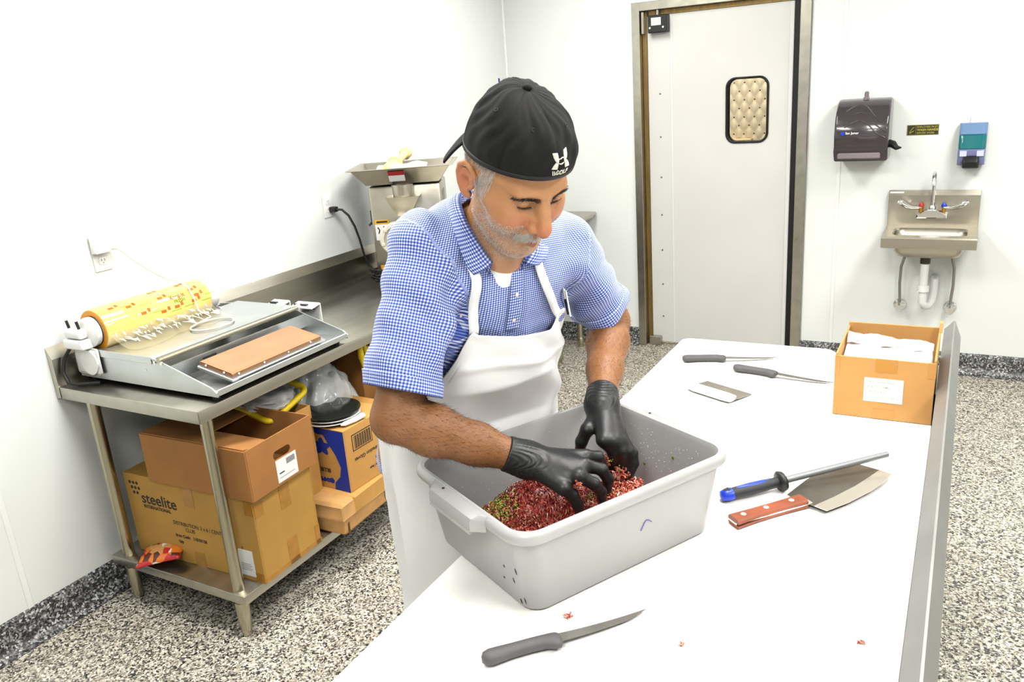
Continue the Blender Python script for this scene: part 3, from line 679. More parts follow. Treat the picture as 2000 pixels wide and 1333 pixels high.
h_ = put('label_header', B().prism([(-.038, .030), (.038, .030), (.038, .05), (-.038, .05)], -.002, .0, 'y'), mat('danger_red', (176, 44, 50), .5), None)
place_on_tray(h_); attach(h_, s)
put('side_switch', W().box(-.183, -.175, .10, .13, .29, .36, .003).cyl((-.18, .115, .30), (-.195, .105, .285), .006, 8), BLACK, gr)
put('side_vents', W().box(.1745, .178, .14, .16, .33, .43, .002).box(.1745, .178, .19, .21, .33, .43, .002).box(.1745, .178, .24, .26, .33, .43, .002), mat('vent_grey', (168, 166, 158), .4, .5), gr)
# stomper and paper lying in the tray
STOMP = mat('cream_plastic', (240, 220, 150), .4)
so_ = thing('meat_stomper', 'cream plastic meat stomper lying in the grinder tray', 'stomper', tuple(gm @ Vector((-.06, .15, .52))))
pa, pb = Vector((-.075, .08, .535)), Vector((.01, .33, .62)); ax_ = (pb - pa)
put('stomper_head', W().lathe([(0, 0), (.032, .0), (.036, .01), (.036, .085), (.03, .095), (.04, .10), (.04, .108), (.02, .114)], pa, ax_, 20), STOMP, so_, smooth=40)
put('stomper_handle', W().lathe([(.019, .11), (.017, .18), (.02, .215), (.03, .225), (.03, .25), (.02, .26), (0, .26)], pa, ax_, 20), STOMP, so_, smooth=40)
tp = B(gm); Pq = [[(-.12 + .24 * i / 10, .03 + .10 * j / 4, .545 + .03 * j / 4 + .006 * math.sin(i * 1.3 + j)) for j in range(5)] for i in range(11)]
tpo = put('paper_towel', tp.grid(Pq), PAPER, smooth=180); tag(tpo, 'crumpled white paper towel lying in the grinder feed tray', 'paper towel'); tpo.modifiers.new('t', 'SOLIDIFY').thickness = .004

# ================================================================ things on the undershelf
def carton(name, label, ext, mt, M=None, lid='closed', wall=.005):
    x0, x1, y0, y1, z0_, z1_ = ext
    M = M or Matrix.Identity(4); c = M @ Vector(((x0 + x1) / 2, (y0 + y1) / 2, z0_))
    t = thing(name, label, 'box', tuple(c))
    put('side', B(M).box(x0, x1, y0, y0 + wall, z0_, z1_, .0015), mt, t); put('side', B(M).box(x0, x1, y1 - wall, y1, z0_, z1_, .0015), mt, t)
    put('side', B(M).box(x0, x0 + wall, y0 + wall, y1 - wall, z0_, z1_, .0015), mt, t)
    if name != 'handled_carton': put('side', B(M).box(x1 - wall, x1, y0 + wall, y1 - wall, z0_, z1_, .0015), mt, t)
    put('bottom', B(M).box(x0 + wall, x1 - wall, y0 + wall, y1 - wall, z0_ + .0005, z0_ + wall), mt, t)
    if lid == 'closed':
        ym = (y0 + y1) / 2
        put('flap', B(M).box(x0, x1, y0, ym - .0008, z1_, z1_ + .004, .001), mt, t); put('flap', B(M).box(x0, x1, ym + .0008, y1, z1_, z1_ + .004, .001), mt, t)
    return t
# big mustard carton
ex = (-2.62, -1.99, 1.655, 1.945, SZ, .50)
MX = Matrix.Translation((-2.3, 1.8, 0)) @ Matrix.Rotation(math.radians(1.5), 4, 'Z') @ Matrix.Translation((2.3, -1.8, 0))
bx = carton('tableware_carton', 'big mustard cardboard carton printed steelite under the steel table', ex, CARDY, MX)
fa_ = lambda x, z: MX @ Matrix.Translation((x, 1.655 - .0004, z)) @ Matrix.Rotation(PI / 2, 4, 'X')
text('steelite', .062, fa_(-2.545, .395), INK, bx, bold=.0008)
text('INTERNATIONAL', .018, fa_(-2.54, .375), INK, bx, bold=.0005)
text('DISTRIBUTION: 3 x 6 / CENTRE: 6241\n           CLUB', .021, fa_(-2.40, .335), INK, bx, sx=.9)
text('Item Code   11010158', .017, fa_(-2.40, .285), INK, bx, bold=.0006); text('Qty', .015, fa_(-2.39, .262), INK, bx, bold=.0006)
text('Article     6', .018, fa_(-2.15, .30), INK, bx, bold=.0008); text('Made in    UK', .018, fa_(-2.15, .272), INK, bx, bold=.0008)
for r in range(3):
    for c in range(3 if r < 2 else 2): put('dot', B(MX).cyl((-2.59 + c * .018 + r * .006, 1.6549, .47 - r * .02), (-2.59 + c * .018 + r * .006, 1.6544, .47 - r * .02), .0065, 10), INK, bx)
for ext in ((-2.32, -2.27, 1.654, 1.655, .42, .50), (-2.32, -2.27, 1.654, 1.655, .182, .24), (-1.99, -1.989, 1.78, 1.83, .40, .50), (-1.99, -1.989, 1.78, 1.83, .182, .28), (-2.03, -1.99, 1.654, 1.655, .44, .50), (-1.99, -1.989, 1.66, 1.70, .43, .50), (-2.03, -1.99, 1.654, 1.655, .182, .22), (-1.99, -1.989, 1.66, 1.95, .182, .20), (-1.99, -1.989, 1.92, 1.945, .182, .26)):
    put('tape_strip', B(MX).box(*ext), TAPE, bx)
sl = put('shipping_label', B(MX).box(-2.10, -2.03, 1.6535, 1.655, .20, .30), PAPER, bx)
for k in range(5): put('print_line', B(MX).box(-2.09, -2.045 + .006 * (k % 2), 1.653, 1.6535, .222 + k * .006, .224 + k * .006), GREYINK, sl)
# brown handled carton on top
ex = (-2.455, -1.965, 1.64, 1.965, .5055, .688)
MB_ = Matrix.Translation((-2.2, 1.8, .5)) @ Matrix.Rotation(math.radians(2), 4, 'Z') @ Matrix.Rotation(math.radians(-.0), 4, 'X') @ Matrix.Translation((2.2, -1.8, -.5))
hb_ = carton('handled_carton', 'brown cardboard carton with hand hole stacked on the mustard carton', ex, CARDB, MB_, lid='open')
x1 = ex[1]
wx0, wx1, wz0, wz1 = 1.76, 1.845, .60, .632
hole = rrect(wx0, wx1, wz0, wz1, .0155, 5)
pn = holed_panel(1.645, 1.96, .5055, .688, hole, -.0, .005)
for v in pn.bm.verts: v.co = MB_ @ Vector((x1 - .005 + v.co.y, v.co.x, v.co.z))
put('side', pn, CARDB, hb_)
sl = put('shipping_label', B(MB_).box(x1, x1 + .001, 1.765, 1.865, .515, .597), PAPER, hb_)
for k in range(14): put('bar_code', B(MB_).box(x1 + .001, x1 + .0014, 1.815 + k * .003, 1.8165 + k * .003, .567, .588), INK, sl)
put('print_line', B(MB_).box(x1 + .001, x1 + .0014, 1.775, 1.80, .545, .549), INK, sl); put('print_line', B(MB_).box(x1 + .001, x1 + .0014, 1.775, 1.85, .53, .532), GREYINK, sl)
put('flap', B(MB_).prism([(1.645, .688), (1.645, .692), (1.80, .655), (1.80, .651)], -2.45, -1.975, 'x'), CARDB, hb_)
put('flap', B(MB_ @ Matrix.Translation((-2.45, 0, .69)) @ Matrix.Rotation(math.radians(8), 4, 'Y') @ Matrix.Translation((2.45, 0, -.69))).box(-2.45, -2.25, 1.65, 1.96, .688, .692), CARDB, hb_)
# worn flat carton and the blue printed carton on it
def rotz(cx, cy, deg, tilt=0): return Matrix.Translation((cx, cy, 0)) @ Matrix.Rotation(math.radians(deg), 4, 'Z') @ Matrix.Translation((-cx, -cy, 0))
MF = rotz(-2.1, 2.2, 3)
fx = thing('worn_carton', 'worn flattened tan carton sticking out below the blue printed carton', 'box', (-2.1, 2.2, SZ))
b = B(MF); rings = []
random.seed(11)
for k, (z, i) in enumerate(((SZ, .012), (SZ + .012, .002), (SZ + .06, 0), (SZ + .066, -.003), (SZ + .072, .002), (SZ + .118, .004), (SZ + .126, .012))):
    ring = []
    for x, y in rrect(-2.27 + i, -1.935 - i, 2.005 + i, 2.365 - i, .006, 2):
        ring.append((x + random.uniform(-.003, .003), y + random.uniform(-.003, .003), z + random.uniform(-.004, .004) * (0 < k < 6)))
    rings.append(ring)
b.loft(rings); put('carton_body', b, mat('cardboard_worn', (194, 148, 92), .8, var=.12, vscale=18, bump=.2, bscale=40), fx, smooth=30)
put('lid_flap', B(MF).box(-2.272, -1.9325, 2.08, 2.371, SZ + .064, SZ + .128, .003), CARD, fx)
sl = put('shipping_label', B(MF).box(-1.9325, -1.9315, 2.27, 2.362, SZ + .02, SZ + .085), PAPER, fx)
for k in range(3): put('print_line', B(MF).box(-1.9315, -1.931, 2.285, 2.32, SZ + .04 + k * .008, SZ + .043 + k * .008), INK, sl)
put('torn_slit', B(MF).box(-1.9355, -1.934, 2.025, 2.033, SZ + .002, SZ + .05), mat('torn_dark', (90, 60, 30), .9), fx)
MN = rotz(-2.06, 2.23, -2)
NZ = SZ + .128
ex = (-2.20, -1.955, 2.115, 2.37, NZ + .001, NZ + .25)
nb = carton('glove_carton', 'tan carton printed with dark blue shapes and BLUE NITRILE upside down', ex, CARD, MN)
BLUEP = mat('navy_print', (20, 48, 150), .6)
yF = ex[2] - .0005
poly = [(-2.20, .25), (-1.957, .25), (-1.957, .0), (-2.035, .0), (-2.03, .03), (-2.0, .06), (-1.99, .10), (-2.01, .15), (-2.045, .20), (-2.06, .225), (-2.09, .225), (-2.12, .24)]
put('blue_print', B(MN).prism([(x, NZ + z) for x, z in poly], yF - .0003, yF + .0003, 'y'), BLUEP, nb)
put('hand_print', B(MN).prism([(-2.075 + .035 * math.cos(a) * (1 + .25 * math.sin(5 * a)), NZ + .175 + .03 * math.sin(a) * (1 + .25 * math.sin(5 * a))) for a in [2 * PI * k / 40 for k in range(40)]], yF - .0003, yF + .0003, 'y'), BLUEP, nb)
def flipped(s, size, x, z, mt, face='y', bold=.0006):
    if face == 'y': M = MN @ Matrix.Translation((x, yF - .0001, z)) @ Matrix.Rotation(PI / 2, 4, 'X') @ Matrix.Rotation(PI, 4, 'Z')
    else: M = MN @ Matrix.Translation((ex[1] + .0003, x, z)) @ Matrix.Rotation(PI / 2, 4, 'Z') @ Matrix.Rotation(PI / 2, 4, 'X') @ Matrix.Rotation(PI, 4, 'Z')
    text(s, size, M, mt, nb, bold=bold)
flipped('BLUE NITRILE', .023, -2.045, NZ + .085, INK); flipped('EMPRESS', .022, -2.055, NZ + .042, BLUEP, bold=.0012)
put('logo_dot', B(MN).cyl((-2.045, yF, NZ + .036), (-2.045, yF - .0004, NZ + .036), .012, 14), BLUEP, nb)
flipped('Examination Gloves', .022, 2.335, NZ + .125, INK, 'x', .0004); flipped('Empress', .018, 2.335, NZ + .085, BLUEP, 'x', .0006); flipped('100 gloves / box', .015, 2.335, NZ + .055, INK, 'x', .0006)
bc_ = put('bar_code_frame', B(MN).box(ex[1], ex[1] + .0006, 2.155, 2.27, NZ + .155, NZ + .222), INK, nb)
put('bar_code_field', B(MN).box(ex[1] + .0005, ex[1] + .001, 2.159, 2.266, NZ + .159, NZ + .218), CARD, bc_)
for k in range(22): put('bar', B(MN).box(ex[1] + .001, ex[1] + .0014, 2.165 + k * .0045, 2.1665 + k * .0045 + .0012 * (k % 3), NZ + .162, NZ + .215), INK, bc_)
put('lifted_flap', B(MN).prism([(2.30, NZ + .254), (2.37, NZ + .258), (2.385, NZ + .275), (2.388, NZ + .272), (2.375, NZ + .252), (2.30, NZ + .250)], -2.15, -1.952, 'x'), CARD, nb)
# black lid on white plates, white marker on top of the glove carton
LZ = NZ + .2555
lc = (-2.085, 2.20)
for k in range(2):
    tag(put('white_plate', B().lathe([(0, 0), (.075, 0), (.112 - .004 * k, .010), (.112 - .004 * k, .013), (.075, .004), (0, .004)], (lc[0] + .006 * k, lc[1], LZ + .003 + k * .0125), seg=40), PLASTW, smooth=40), ('lower' if k == 0 else 'upper') + ' white plate under the black round platter on the glove carton', 'plate')
tag(put('serving_platter', B().lathe([(0, 0), (.100, 0), (.117, .006), (.118, .010), (.112, .012), (0, .013)], (lc[0] - .004, lc[1], LZ + .031), seg=48), mat('gloss_black', (30, 32, 30), .12), smooth=40), 'glossy black round platter lying on the glove carton', 'platter')
tag(put('white_marker', B().tube([(-1.985, 2.135, LZ + .012), (-1.98, 2.15, LZ + .012), (-1.97, 2.20, LZ + .012), (-1.965, 2.245, LZ + .013), (-1.963, 2.25, LZ + .013)], [.003, .009, .011, .011, .006], 12), PLASTW, smooth=50), 'white plastic marker lying beside the black platter', 'marker')
# yellow-rimmed tub in a tall carton behind
tc_ = carton('tall_carton', 'tall open tan carton holding a yellow rimmed tub', (-2.42, -2.09, 1.985, 2.10, SZ, .66), CARD, None, lid='open')
yt = thing('yellow_tub', 'clear tub with yellow rim standing in the tall carton', 'tub', (-2.27, 2.05, .6))
rm = Matrix.Translation((-2.27, 2.05, .70)) @ Matrix.Rotation(math.radians(14), 4, 'Y') @ Matrix.Rotation(math.radians(20), 4, 'X')
pts = [(x, y, 0) for x, y in rrect(-.13, .13, -.1, .1, .03, 5)]
put('rim', B(rm).tube(pts + pts[:2], .012, 8, cap=False), YELLOW, yt, smooth=60)
FOILB = mat('clear_bag', (225, 228, 226), .12, alpha=.5, coat=.4, var=.1, vscale=30)
def crumple(c, s, n, seed, amp):
    rng = np.random.RandomState(seed); b = B(); bmesh.ops.create_icosphere(b.bm, subdivisions=n, radius=1.0)
    dirs = rng.normal(size=(26, 3)); dirs /= np.linalg.norm(dirs, axis=1)[:, None]; ph = rng.uniform(0, 6, 26); fr_ = rng.uniform(3, 11, 26)
    for v in b.bm.verts:
        q_ = np.array(v.co); k = 1 + amp * np.mean([abs(math.sin(f * q_.dot(d) + p)) - .5 for d, p, f in zip(dirs, ph, fr_)]) * 5
        v.co = Vector((c[0] + s[0] * q_[0] * k, c[1] + s[1] * q_[1] * k, c[2] + s[2] * q_[2] * k))
    return b
put('liner', crumple((-2.27, 2.05, .68), (.11, .085, .03), 4, 2, .25), mat('crumpled_liner', (216, 214, 208), .3, var=.15, vscale=25), yt, smooth=50)
def floorclip(o, z):
    for v in o.data.vertices: v.co.z = max(v.co.z, z)
    return o
cb = floorclip(put('plastic_bag', crumple((-2.27, 2.31, .46), (.14, .15, .27), 5, 4, .22), FOILB, smooth=60), SZ + .002)
tag(cb, 'crumpled clear plastic bag heaped behind the glove carton', 'plastic bag')
wc = floorclip(put('white_cloth', crumple((-2.075, 2.60, .33), (.078, .17, .16), 5, 9, .3), mat('white_cloth', (232, 232, 234), .7, var=.08, vscale=20), smooth=70), SZ + .002)
tag(wc, 'bundle of crumpled white cloth at the shelf end near the man', 'cloth')
pb_ = thing('paper_stack', 'stack of white folded papers under the white cloth on the undershelf', 'paper', (-2.1, 2.62, SZ))
# brown carton with yellow straps
ds = carton('strapped_carton', 'dark brown carton with yellow straps leaning below the table', (-2.55, -2.165, 2.50, 3.00, SZ, .76), mat('cardboard_dark', (140, 92, 40), .8, var=.1, vscale=8), None, lid='closed')
put('strap', B().prism([(2.51, .735), (2.545, .748), (2.80, .36), (2.765, .345)], -2.158, -2.15, 'x'), YELLOW, ds)
put('strap_loop', B().tube([(-2.15, 2.49, .79), (-2.14, 2.48, .72), (-2.135, 2.50, .65), (-2.14, 2.535, .61), (-2.145, 2.55, .64), (-2.15, 2.53, .71), (-2.15, 2.51, .78)], [.01, .014, .013, .015, .012, .012, .01], 8), mat('yellow_gloss', (236, 206, 20), .12), ds, smooth=60)
put('strap', B().prism([(2.54, .79), (2.56, .79), (2.60, .70), (2.585, .69)], -2.158, -2.152, 'x'), YELLOW, ds)
D.objects.remove(pb_)
# snack packet leaning at the shelf corner
PKT = D.materials.new('packet_print'); PKT.use_nodes = True
_n = PKT.node_tree; _p = _n.nodes['Principled BSDF']; _p.inputs['Roughness'].default_value = .2
_tc = _n.nodes.new('ShaderNodeTexCoord'); _v = _n.nodes.new('ShaderNodeTexVoronoi'); _v.inputs['Scale'].default_value = 30; _n.links.new(_tc.outputs['Object'], _v.inputs['Vector'])
_s = _n.nodes.new('ShaderNodeSeparateColor'); _n.links.new(_v.outputs['Color'], _s.inputs[0]); _r = _n.nodes.new('ShaderNodeValToRGB'); _r.color_ramp.interpolation = 'CONSTANT'; _n.links.new(_s.outputs[0], _r.inputs[0])
_e = _r.color_ramp.elements
for _ in range(4): _e.new(.5)
for i, (p_, c_) in enumerate(((0, (196, 40, 44)), (.25, (228, 120, 40)), (.45, (236, 232, 226)), (.62, (90, 40, 28)), (.75, (206, 150, 90)), (.88, (150, 24, 34)))): _e[i].position = p_; _e[i].color = lin(c_)
_n.links.new(_r.outputs[0], _p.inputs['Base Color'])
pm = frame((-2.50, 1.535, SZ + .012), (.55, .30, .12), (-.3, .9, .18))
Pq = [[(.17 * i / 14, .12 * j / 10, .018 * math.sin(PI * i / 14) ** .5 * math.sin(PI * j / 10) ** .5 + .002 * math.sin(i * 2.2) * math.sin(j * 1.9)) for j in range(11)] for i in range(15)]
pk = put('snack_packet', B(pm).grid(Pq), PKT, smooth=180); pk.modifiers.new('t', 'SOLIDIFY').thickness = .006
tag(pk, 'red and orange printed snack packet lying at the shelf end', 'packet')

# ================================================================ white work table
WX0, WX1, WY1, WY0, WZ = -.826, -.024, 2.66, .30, .861
wt = thing('work_table', 'stainless work table with raised rail under the white cutting board', 'table', (-.42, 1.5, 0))
put('tabletop', B().box(WX0 + .012, WX1 + .0, WY0, WY1 - .012, WZ - .058, WZ - .0135, .004), STEEL, wt)
put('rail', B().prism([(WX1, WZ - .058), (WX1, .952), (WX1 + .024, .980), (WX1 + .028, .980), (WX1 + .046, .93), (WX1 + .043, .928), (WX1 + .026, .972), (WX1 + .006, .95), (WX1 + .006, WZ - .058)], WY0, WY1 + .02, 'y'), RAILM, wt)
for y in (.36, 1.5, 2.58):
    for x in (WX0 + .06, WX1 - .04):
        l = put('leg', B().cyl((x, y, .08), (x, y, WZ - .058), .0205, 18), PIPE, wt, smooth=40)
        put('foot', B().lathe([(.010, 0), (.0195, .03), (.0245, .13), (.0205, .137)], (x, y, 0), seg=18), PIPE, l, smooth=40)
BOARD = D.materials.new('cutting_board_poly'); BOARD.use_nodes = True
_n = BOARD.node_tree; _p = _n.nodes['Principled BSDF']; _p.inputs['Roughness'].default_value = .42
_tc = _n.nodes.new('ShaderNodeTexCoord'); _z = _n.nodes.new('ShaderNodeTexNoise'); _z.inputs['Scale'].default_value = 9; _z.inputs['Detail'].default_value = 8; _n.links.new(_tc.outputs['Object'], _z.inputs['Vector'])
_r = _n.nodes.new('ShaderNodeValToRGB'); _r.color_ramp.elements[0].position = .60; _r.color_ramp.elements[0].color = lin((250, 249, 245)); _r.color_ramp.elements[1].position = .82; _r.color_ramp.elements[1].color = lin((246, 226, 206))
_n.links.new(_z.outputs['Fac'], _r.inputs[0]); _n.links.new(_r.outputs[0], _p.inputs['Base Color'])
poly = []
def arc(cx, cy, r, a0, a1, n=6): return [(cx + r * math.cos(math.radians(a0 + (a1 - a0) * k / n)), cy + r * math.sin(math.radians(a0 + (a1 - a0) * k / n))) for k in range(n + 1)]
poly = [(WX0, WY0), (WX1 - .003, WY0), (WX1 - .003, 2.36), (-.20, 2.40)] + arc(-.331 - .022, WY1 - .012, .022, 0, 90) + arc(WX0 + .022, WY1 - .022, .022, 90, 180)
tag(put('cutting_board', B().prism(poly, WZ - .013, WZ, 'z', .003, 2), BOARD), 'long white plastic cutting board covering the work table', 'cutting board')

# ---------------------------------------------------------------- grey tub
TUB = mat('grey_polyethylene', (158, 158, 157), .32, var=.03, vscale=6, bump=.02, bscale=300)
TL = frame((-.648, 1.3315, WZ), (.4636, .886, 0), (-.886, .4636, 0))     # x along its length (away), y towards the man
tub = thing('grey_tub', 'grey plastic bus tub holding ground meat on the cutting board', 'tub', (-.648, 1.33, WZ))
hl, hw, th = .2235, .170, .178
def ring(l, w_, r, z): return [(x, y, z) for x, y in rrect(-l, l, -w_, w_, r, 8)]
outer = [(hl - .010, hw - .010, .030, .000), (hl - .002, hw - .002, .034, .004), (hl, hw, .036, .010), (hl + .022, hw + .018, .042, th - .022)]
rimr = [(hl + .034, hw + .028, .052, th - .023), (hl + .0375, hw + .0315, .053, th - .016), (hl + .037, hw + .031, .053, th - .008), (hl + .034, hw + .028, .051, th - .003), (hl + .029, hw + .0235, .047, th - .0002)]
inner = [(hl + .0225, hw + .0175, .043, th - .0015), (hl + .017, hw + .013, .04, th - .012), (hl - .006, hw - .006, .034, .012), (hl - .016, hw - .016, .028, .0045)]
rs = [ring(*r) for r in outer + rimr + inner]
tb = B(TL); tb.loft(rs); put('tub_shell', tb, TUB, tub, smooth=35)
for s in (-1, 1):   # handle lips on the short sides
    x0 = s * (hl + .030)
    b = B(TL)
    pr = [(0, th - .001), (.014, th - .001), (.024, th - .006), (.027, th - .014), (.027, th - .030), (.025, th - .030), (.022, th - .016), (.0, th - .012)]
    ys = [(-.095, 0.0), (-.082, .6), (-.074, 1.0), (.074, 1.0), (.082, .6), (.095, .0)]
    b.loft([[(x0 + s * (px * (0.25 + .75 * k)), y, pz) for px, pz in pr] for y, k in ys])
    h = put('handle_lip', b, TUB, tub, smooth=35)
    b = B(TL); b.prism([(x0 - s * .006, th - .024), (x0 + s * .026, th - .029), (x0 + s * .029, th - .035), (x0 + s * .027, th - .037), (x0 - s * .006, th - .030)], -.072, .072, 'y'); put('finger_ledge', b, TUB, h)
    put('rivet_hole', B(TL).cyl((x0 + s * .008, .05, th - .0005), (x0 + s * .008, .05, th + .0003), .003, 8), INK, h)
PENV = mat('violet_pen', (104, 100, 168), .6)
def on_side(t, z, off=.0006):     # point on the long side facing away from the man
    k = (z - .010) / (th - .032); return TL @ Vector((t, -(hw + .018 * k) - off, z))
put('pen_mark', B().tube([on_side(.022, .080), on_side(.030, .095), on_side(.034, .099), on_side(.041, .096), on_side(.048, .090)], .0012, 6), PENV, tub)
def on_end(t, z, off=.0004):
    k = (z - .010) / (th - .032); return TL @ Vector((-(hl + .022 * k) - off, t, z))
for t, z, dz in ((-.140, .088, .012), (-.125, .06, .01), (-.150, .03, .012), (-.135, .02, .01), (-.10, .075, .004), (-.09, .045, .004), (.05, .11, .012), (.035, .10, .008)):
    put('scuff', B().tube([on_end(t, z), on_end(t - .002, z - dz * .5), on_end(t - .003, z - dz)], [.0006, .0012, .0004], 6), INK, tub)
# splashes on the inner walls
rngs = np.random.RandomState(12); sb = B(TL)
for k in range(260):
    z = rngs.uniform(.05, .155); kk = (z - .012) / (th - .024)
    if k % 2: x = (hl - .006 + .023 * kk) - .0006; y = rngs.uniform(-.13, .13)
    else: y = (hw - .006 + .019 * kk) - .0006; x = rngs.uniform(-.19, .19)
    r_ = rngs.uniform(.0003, .0010); bmesh.ops.create_icosphere(sb.bm, subdivisions=1, radius=r_, matrix=TL @ Matrix.Translation((x, y, z)))
so_ = put('splashes', sb, mat('splash_white', (236, 230, 224), .3), tub); so_['kind'] = 'stuff'
for x, y, z in ((hl + .008, -.05, .115), (hl + .0, .03, .075)): put('herb_fleck', B(TL).sph((x, y, z), .0035, (.5, 1, 1), 8, 6), GREEN if False else mat('herb_green', (96, 120, 30), .6), tub)

# ---------------------------------------------------------------- ground meat: strands over a mound
MEAT = D.materials.new('ground_meat'); MEAT.use_nodes = True
_n = MEAT.node_tree; _p = _n.nodes['Principled BSDF']; _p.inputs['Roughness'].default_value = .3; _p.inputs['Subsurface Weight'].default_value = .0; _p.inputs['Subsurface Radius'].default_value = (.006, .002, .001)
_at = _n.nodes.new('ShaderNodeAttribute'); _at.attribute_name = 'tone'
_r = _n.nodes.new('ShaderNodeValToRGB'); _e = _r.color_ramp.elements
for _ in range(3): _e.new(.5)
for i, (p_, c_) in enumerate(((0, (92, 22, 18)), (.35, (150, 44, 34)), (.62, (198, 90, 72)), (.82, (224, 146, 122)), (1, (238, 202, 182)))): _e[i].position = p_; _e[i].color = lin(c_)
_n.links.new(_at.outputs['Fac'], _r.inputs[0])
_z = _n.nodes.new('ShaderNodeTexNoise'); _z.inputs['Scale'].default_value = 260; _tc = _n.nodes.new('ShaderNodeTexCoord'); _n.links.new(_tc.outputs['Object'], _z.inputs['Vector'])
_b = _n.nodes.new('ShaderNodeBump'); _b.inputs['Strength'].default_value = .5; _b.inputs['Distance'].default_value = .002; _n.links.new(_z.outputs['Fac'], _b.inputs['Height']); _n.links.new(_b.outputs[0], _p.inputs['Normal'])
_mx = _n.nodes.new('ShaderNodeMix'); _mx.data_type = 'RGBA'; _mx.blend_type = 'OVERLAY'; _mx.inputs[0].default_value = .5; _n.links.new(_r.outputs[0], _mx.inputs[6]); _n.links.new(_z.outputs['Fac'], _mx.inputs[7]); _n.links.new(_mx.outputs[2], _p.inputs['Base Color'])

def meat_h(x, y):
    """height of the mound in tub coordinates (x along its length, y towards the man)"""
    edge = min(1, max(0, (.205 - abs(x)) / .05)) * min(1, max(0, (.152 - abs(y)) / .04))
    h = .052 + .010 * math.sin(23 * x + 2) * math.sin(19 * y + 1)
    h += .040 * math.exp(-((x + .05) ** 2 + (y - .085) ** 2) / .006) + .032 * math.exp(-((x + .125) ** 2 + (y + .05) ** 2) / .0042)
    h += .046 * math.exp(-((x - .085) ** 2 + (y + .035) ** 2) / .0042) + .02 * math.exp(-((x - .02) ** 2 + (y + .10) ** 2) / .003)
    h -= .040 * math.exp(-((x + .055) ** 2 + (y + .005) ** 2) / .0014)
    h -= .055 * max(0, min(1, (x - .12) / .05)) + .02 * max(0, min(1, (y - .11) / .03))
    return max(.006, h) * edge + .005
def tubes_mesh(name, segs, mt, parent=None, sides=5):
    """segs: list of (points, radii, tone) -> one mesh with a per-vertex tone"""
    V, F, T = [], [], []
    for pts, rad, tone in segs:
        pts = np.array(pts); n = len(pts); base = len(V)
        tan = np.gradient(pts, axis=0); tan /= np.linalg.norm(tan, axis=1)[:, None] + 1e-9
        up = np.array([.3, .2, .93]); 
        for i in range(n):
            a = np.cross(tan[i], up); a /= np.linalg.norm(a) + 1e-9; c = np.cross(tan[i], a)
            for k in range(sides):
                w_ = 2 * PI * k / sides; V.append(pts[i] + (a * math.cos(w_) + c * math.sin(w_)) * rad[i]); T.append(tone)
        for i in range(n - 1):
            for k in range(sides): F.append((base + i * sides + k, base + i * sides + (k + 1) % sides, base + (i + 1) * sides + (k + 1) % sides, base + (i + 1) * sides + k))
        F.append(tuple(base + k for k in range(sides))[::-1]); F.append(tuple(base + (n - 1) * sides + k for k in range(sides)))
    o = arr_mesh(name, V, F, mt, parent)
    at = o.data.attributes.new('tone', 'FLOAT', 'POINT'); at.data.foreach_set('value', np.array(T, dtype=np.float32)); return o
meat = thing('ground_meat', 'mound of raw red ground meat inside the grey tub', 'meat', tuple(TL @ Vector((0, 0, .006))))
nx, ny = 90, 70
P = [[TL @ Vector((-.205 + .41 * i / nx, -.152 + .304 * j / ny, meat_h(-.205 + .41 * i / nx, -.152 + .304 * j / ny) - .004)) for j in range(ny + 1)] for i in range(nx + 1)]
mo = put('mound', B().grid(P), MEAT, meat, smooth=180)
at = mo.data.attributes.new('tone', 'FLOAT', 'POINT'); at.data.foreach_set('value', np.random.RandomState(1).uniform(.05, .5, len(mo.data.vertices)).astype(np.float32))
rng = np.random.RandomState(21); segs = []
for k in range(6500):
    x, y = rng.uniform(-.198, .19), rng.uniform(-.147, .147)
    if meat_h(x, y) < .016: continue
    a = rng.uniform(0, 2 * PI) if rng.rand() < .5 else 1.1 + rng.normal(0, .5); L_ = rng.uniform(.004, .010); cv = rng.uniform(-1.6, 1.6); r_ = rng.uniform(.0007, .0015); lift = rng.uniform(-.0015, .004)
    pts = []; px, py = x, y
    for i in range(4):
        pts.append(TL @ Vector((px, py, meat_h(px, py) + lift + (.002 if 0 < i < 3 else -.001)))); px += math.cos(a) * L_ / 3; py += math.sin(a) * L_ / 3; a += cv / 3
    tone = min(1, max(0, rng.normal(.40 + .12 * math.sin(40 * x) * math.sin(37 * y) + .12 * (x > .03), .20))) if rng.rand() < .92 else rng.uniform(.8, 1)
    segs.append(([tuple(p) for p in pts], [r_ * .7, r_, r_, r_ * .6], tone))
o = tubes_mesh('meat_strands', segs, MEAT, meat); o['kind'] = 'stuff'
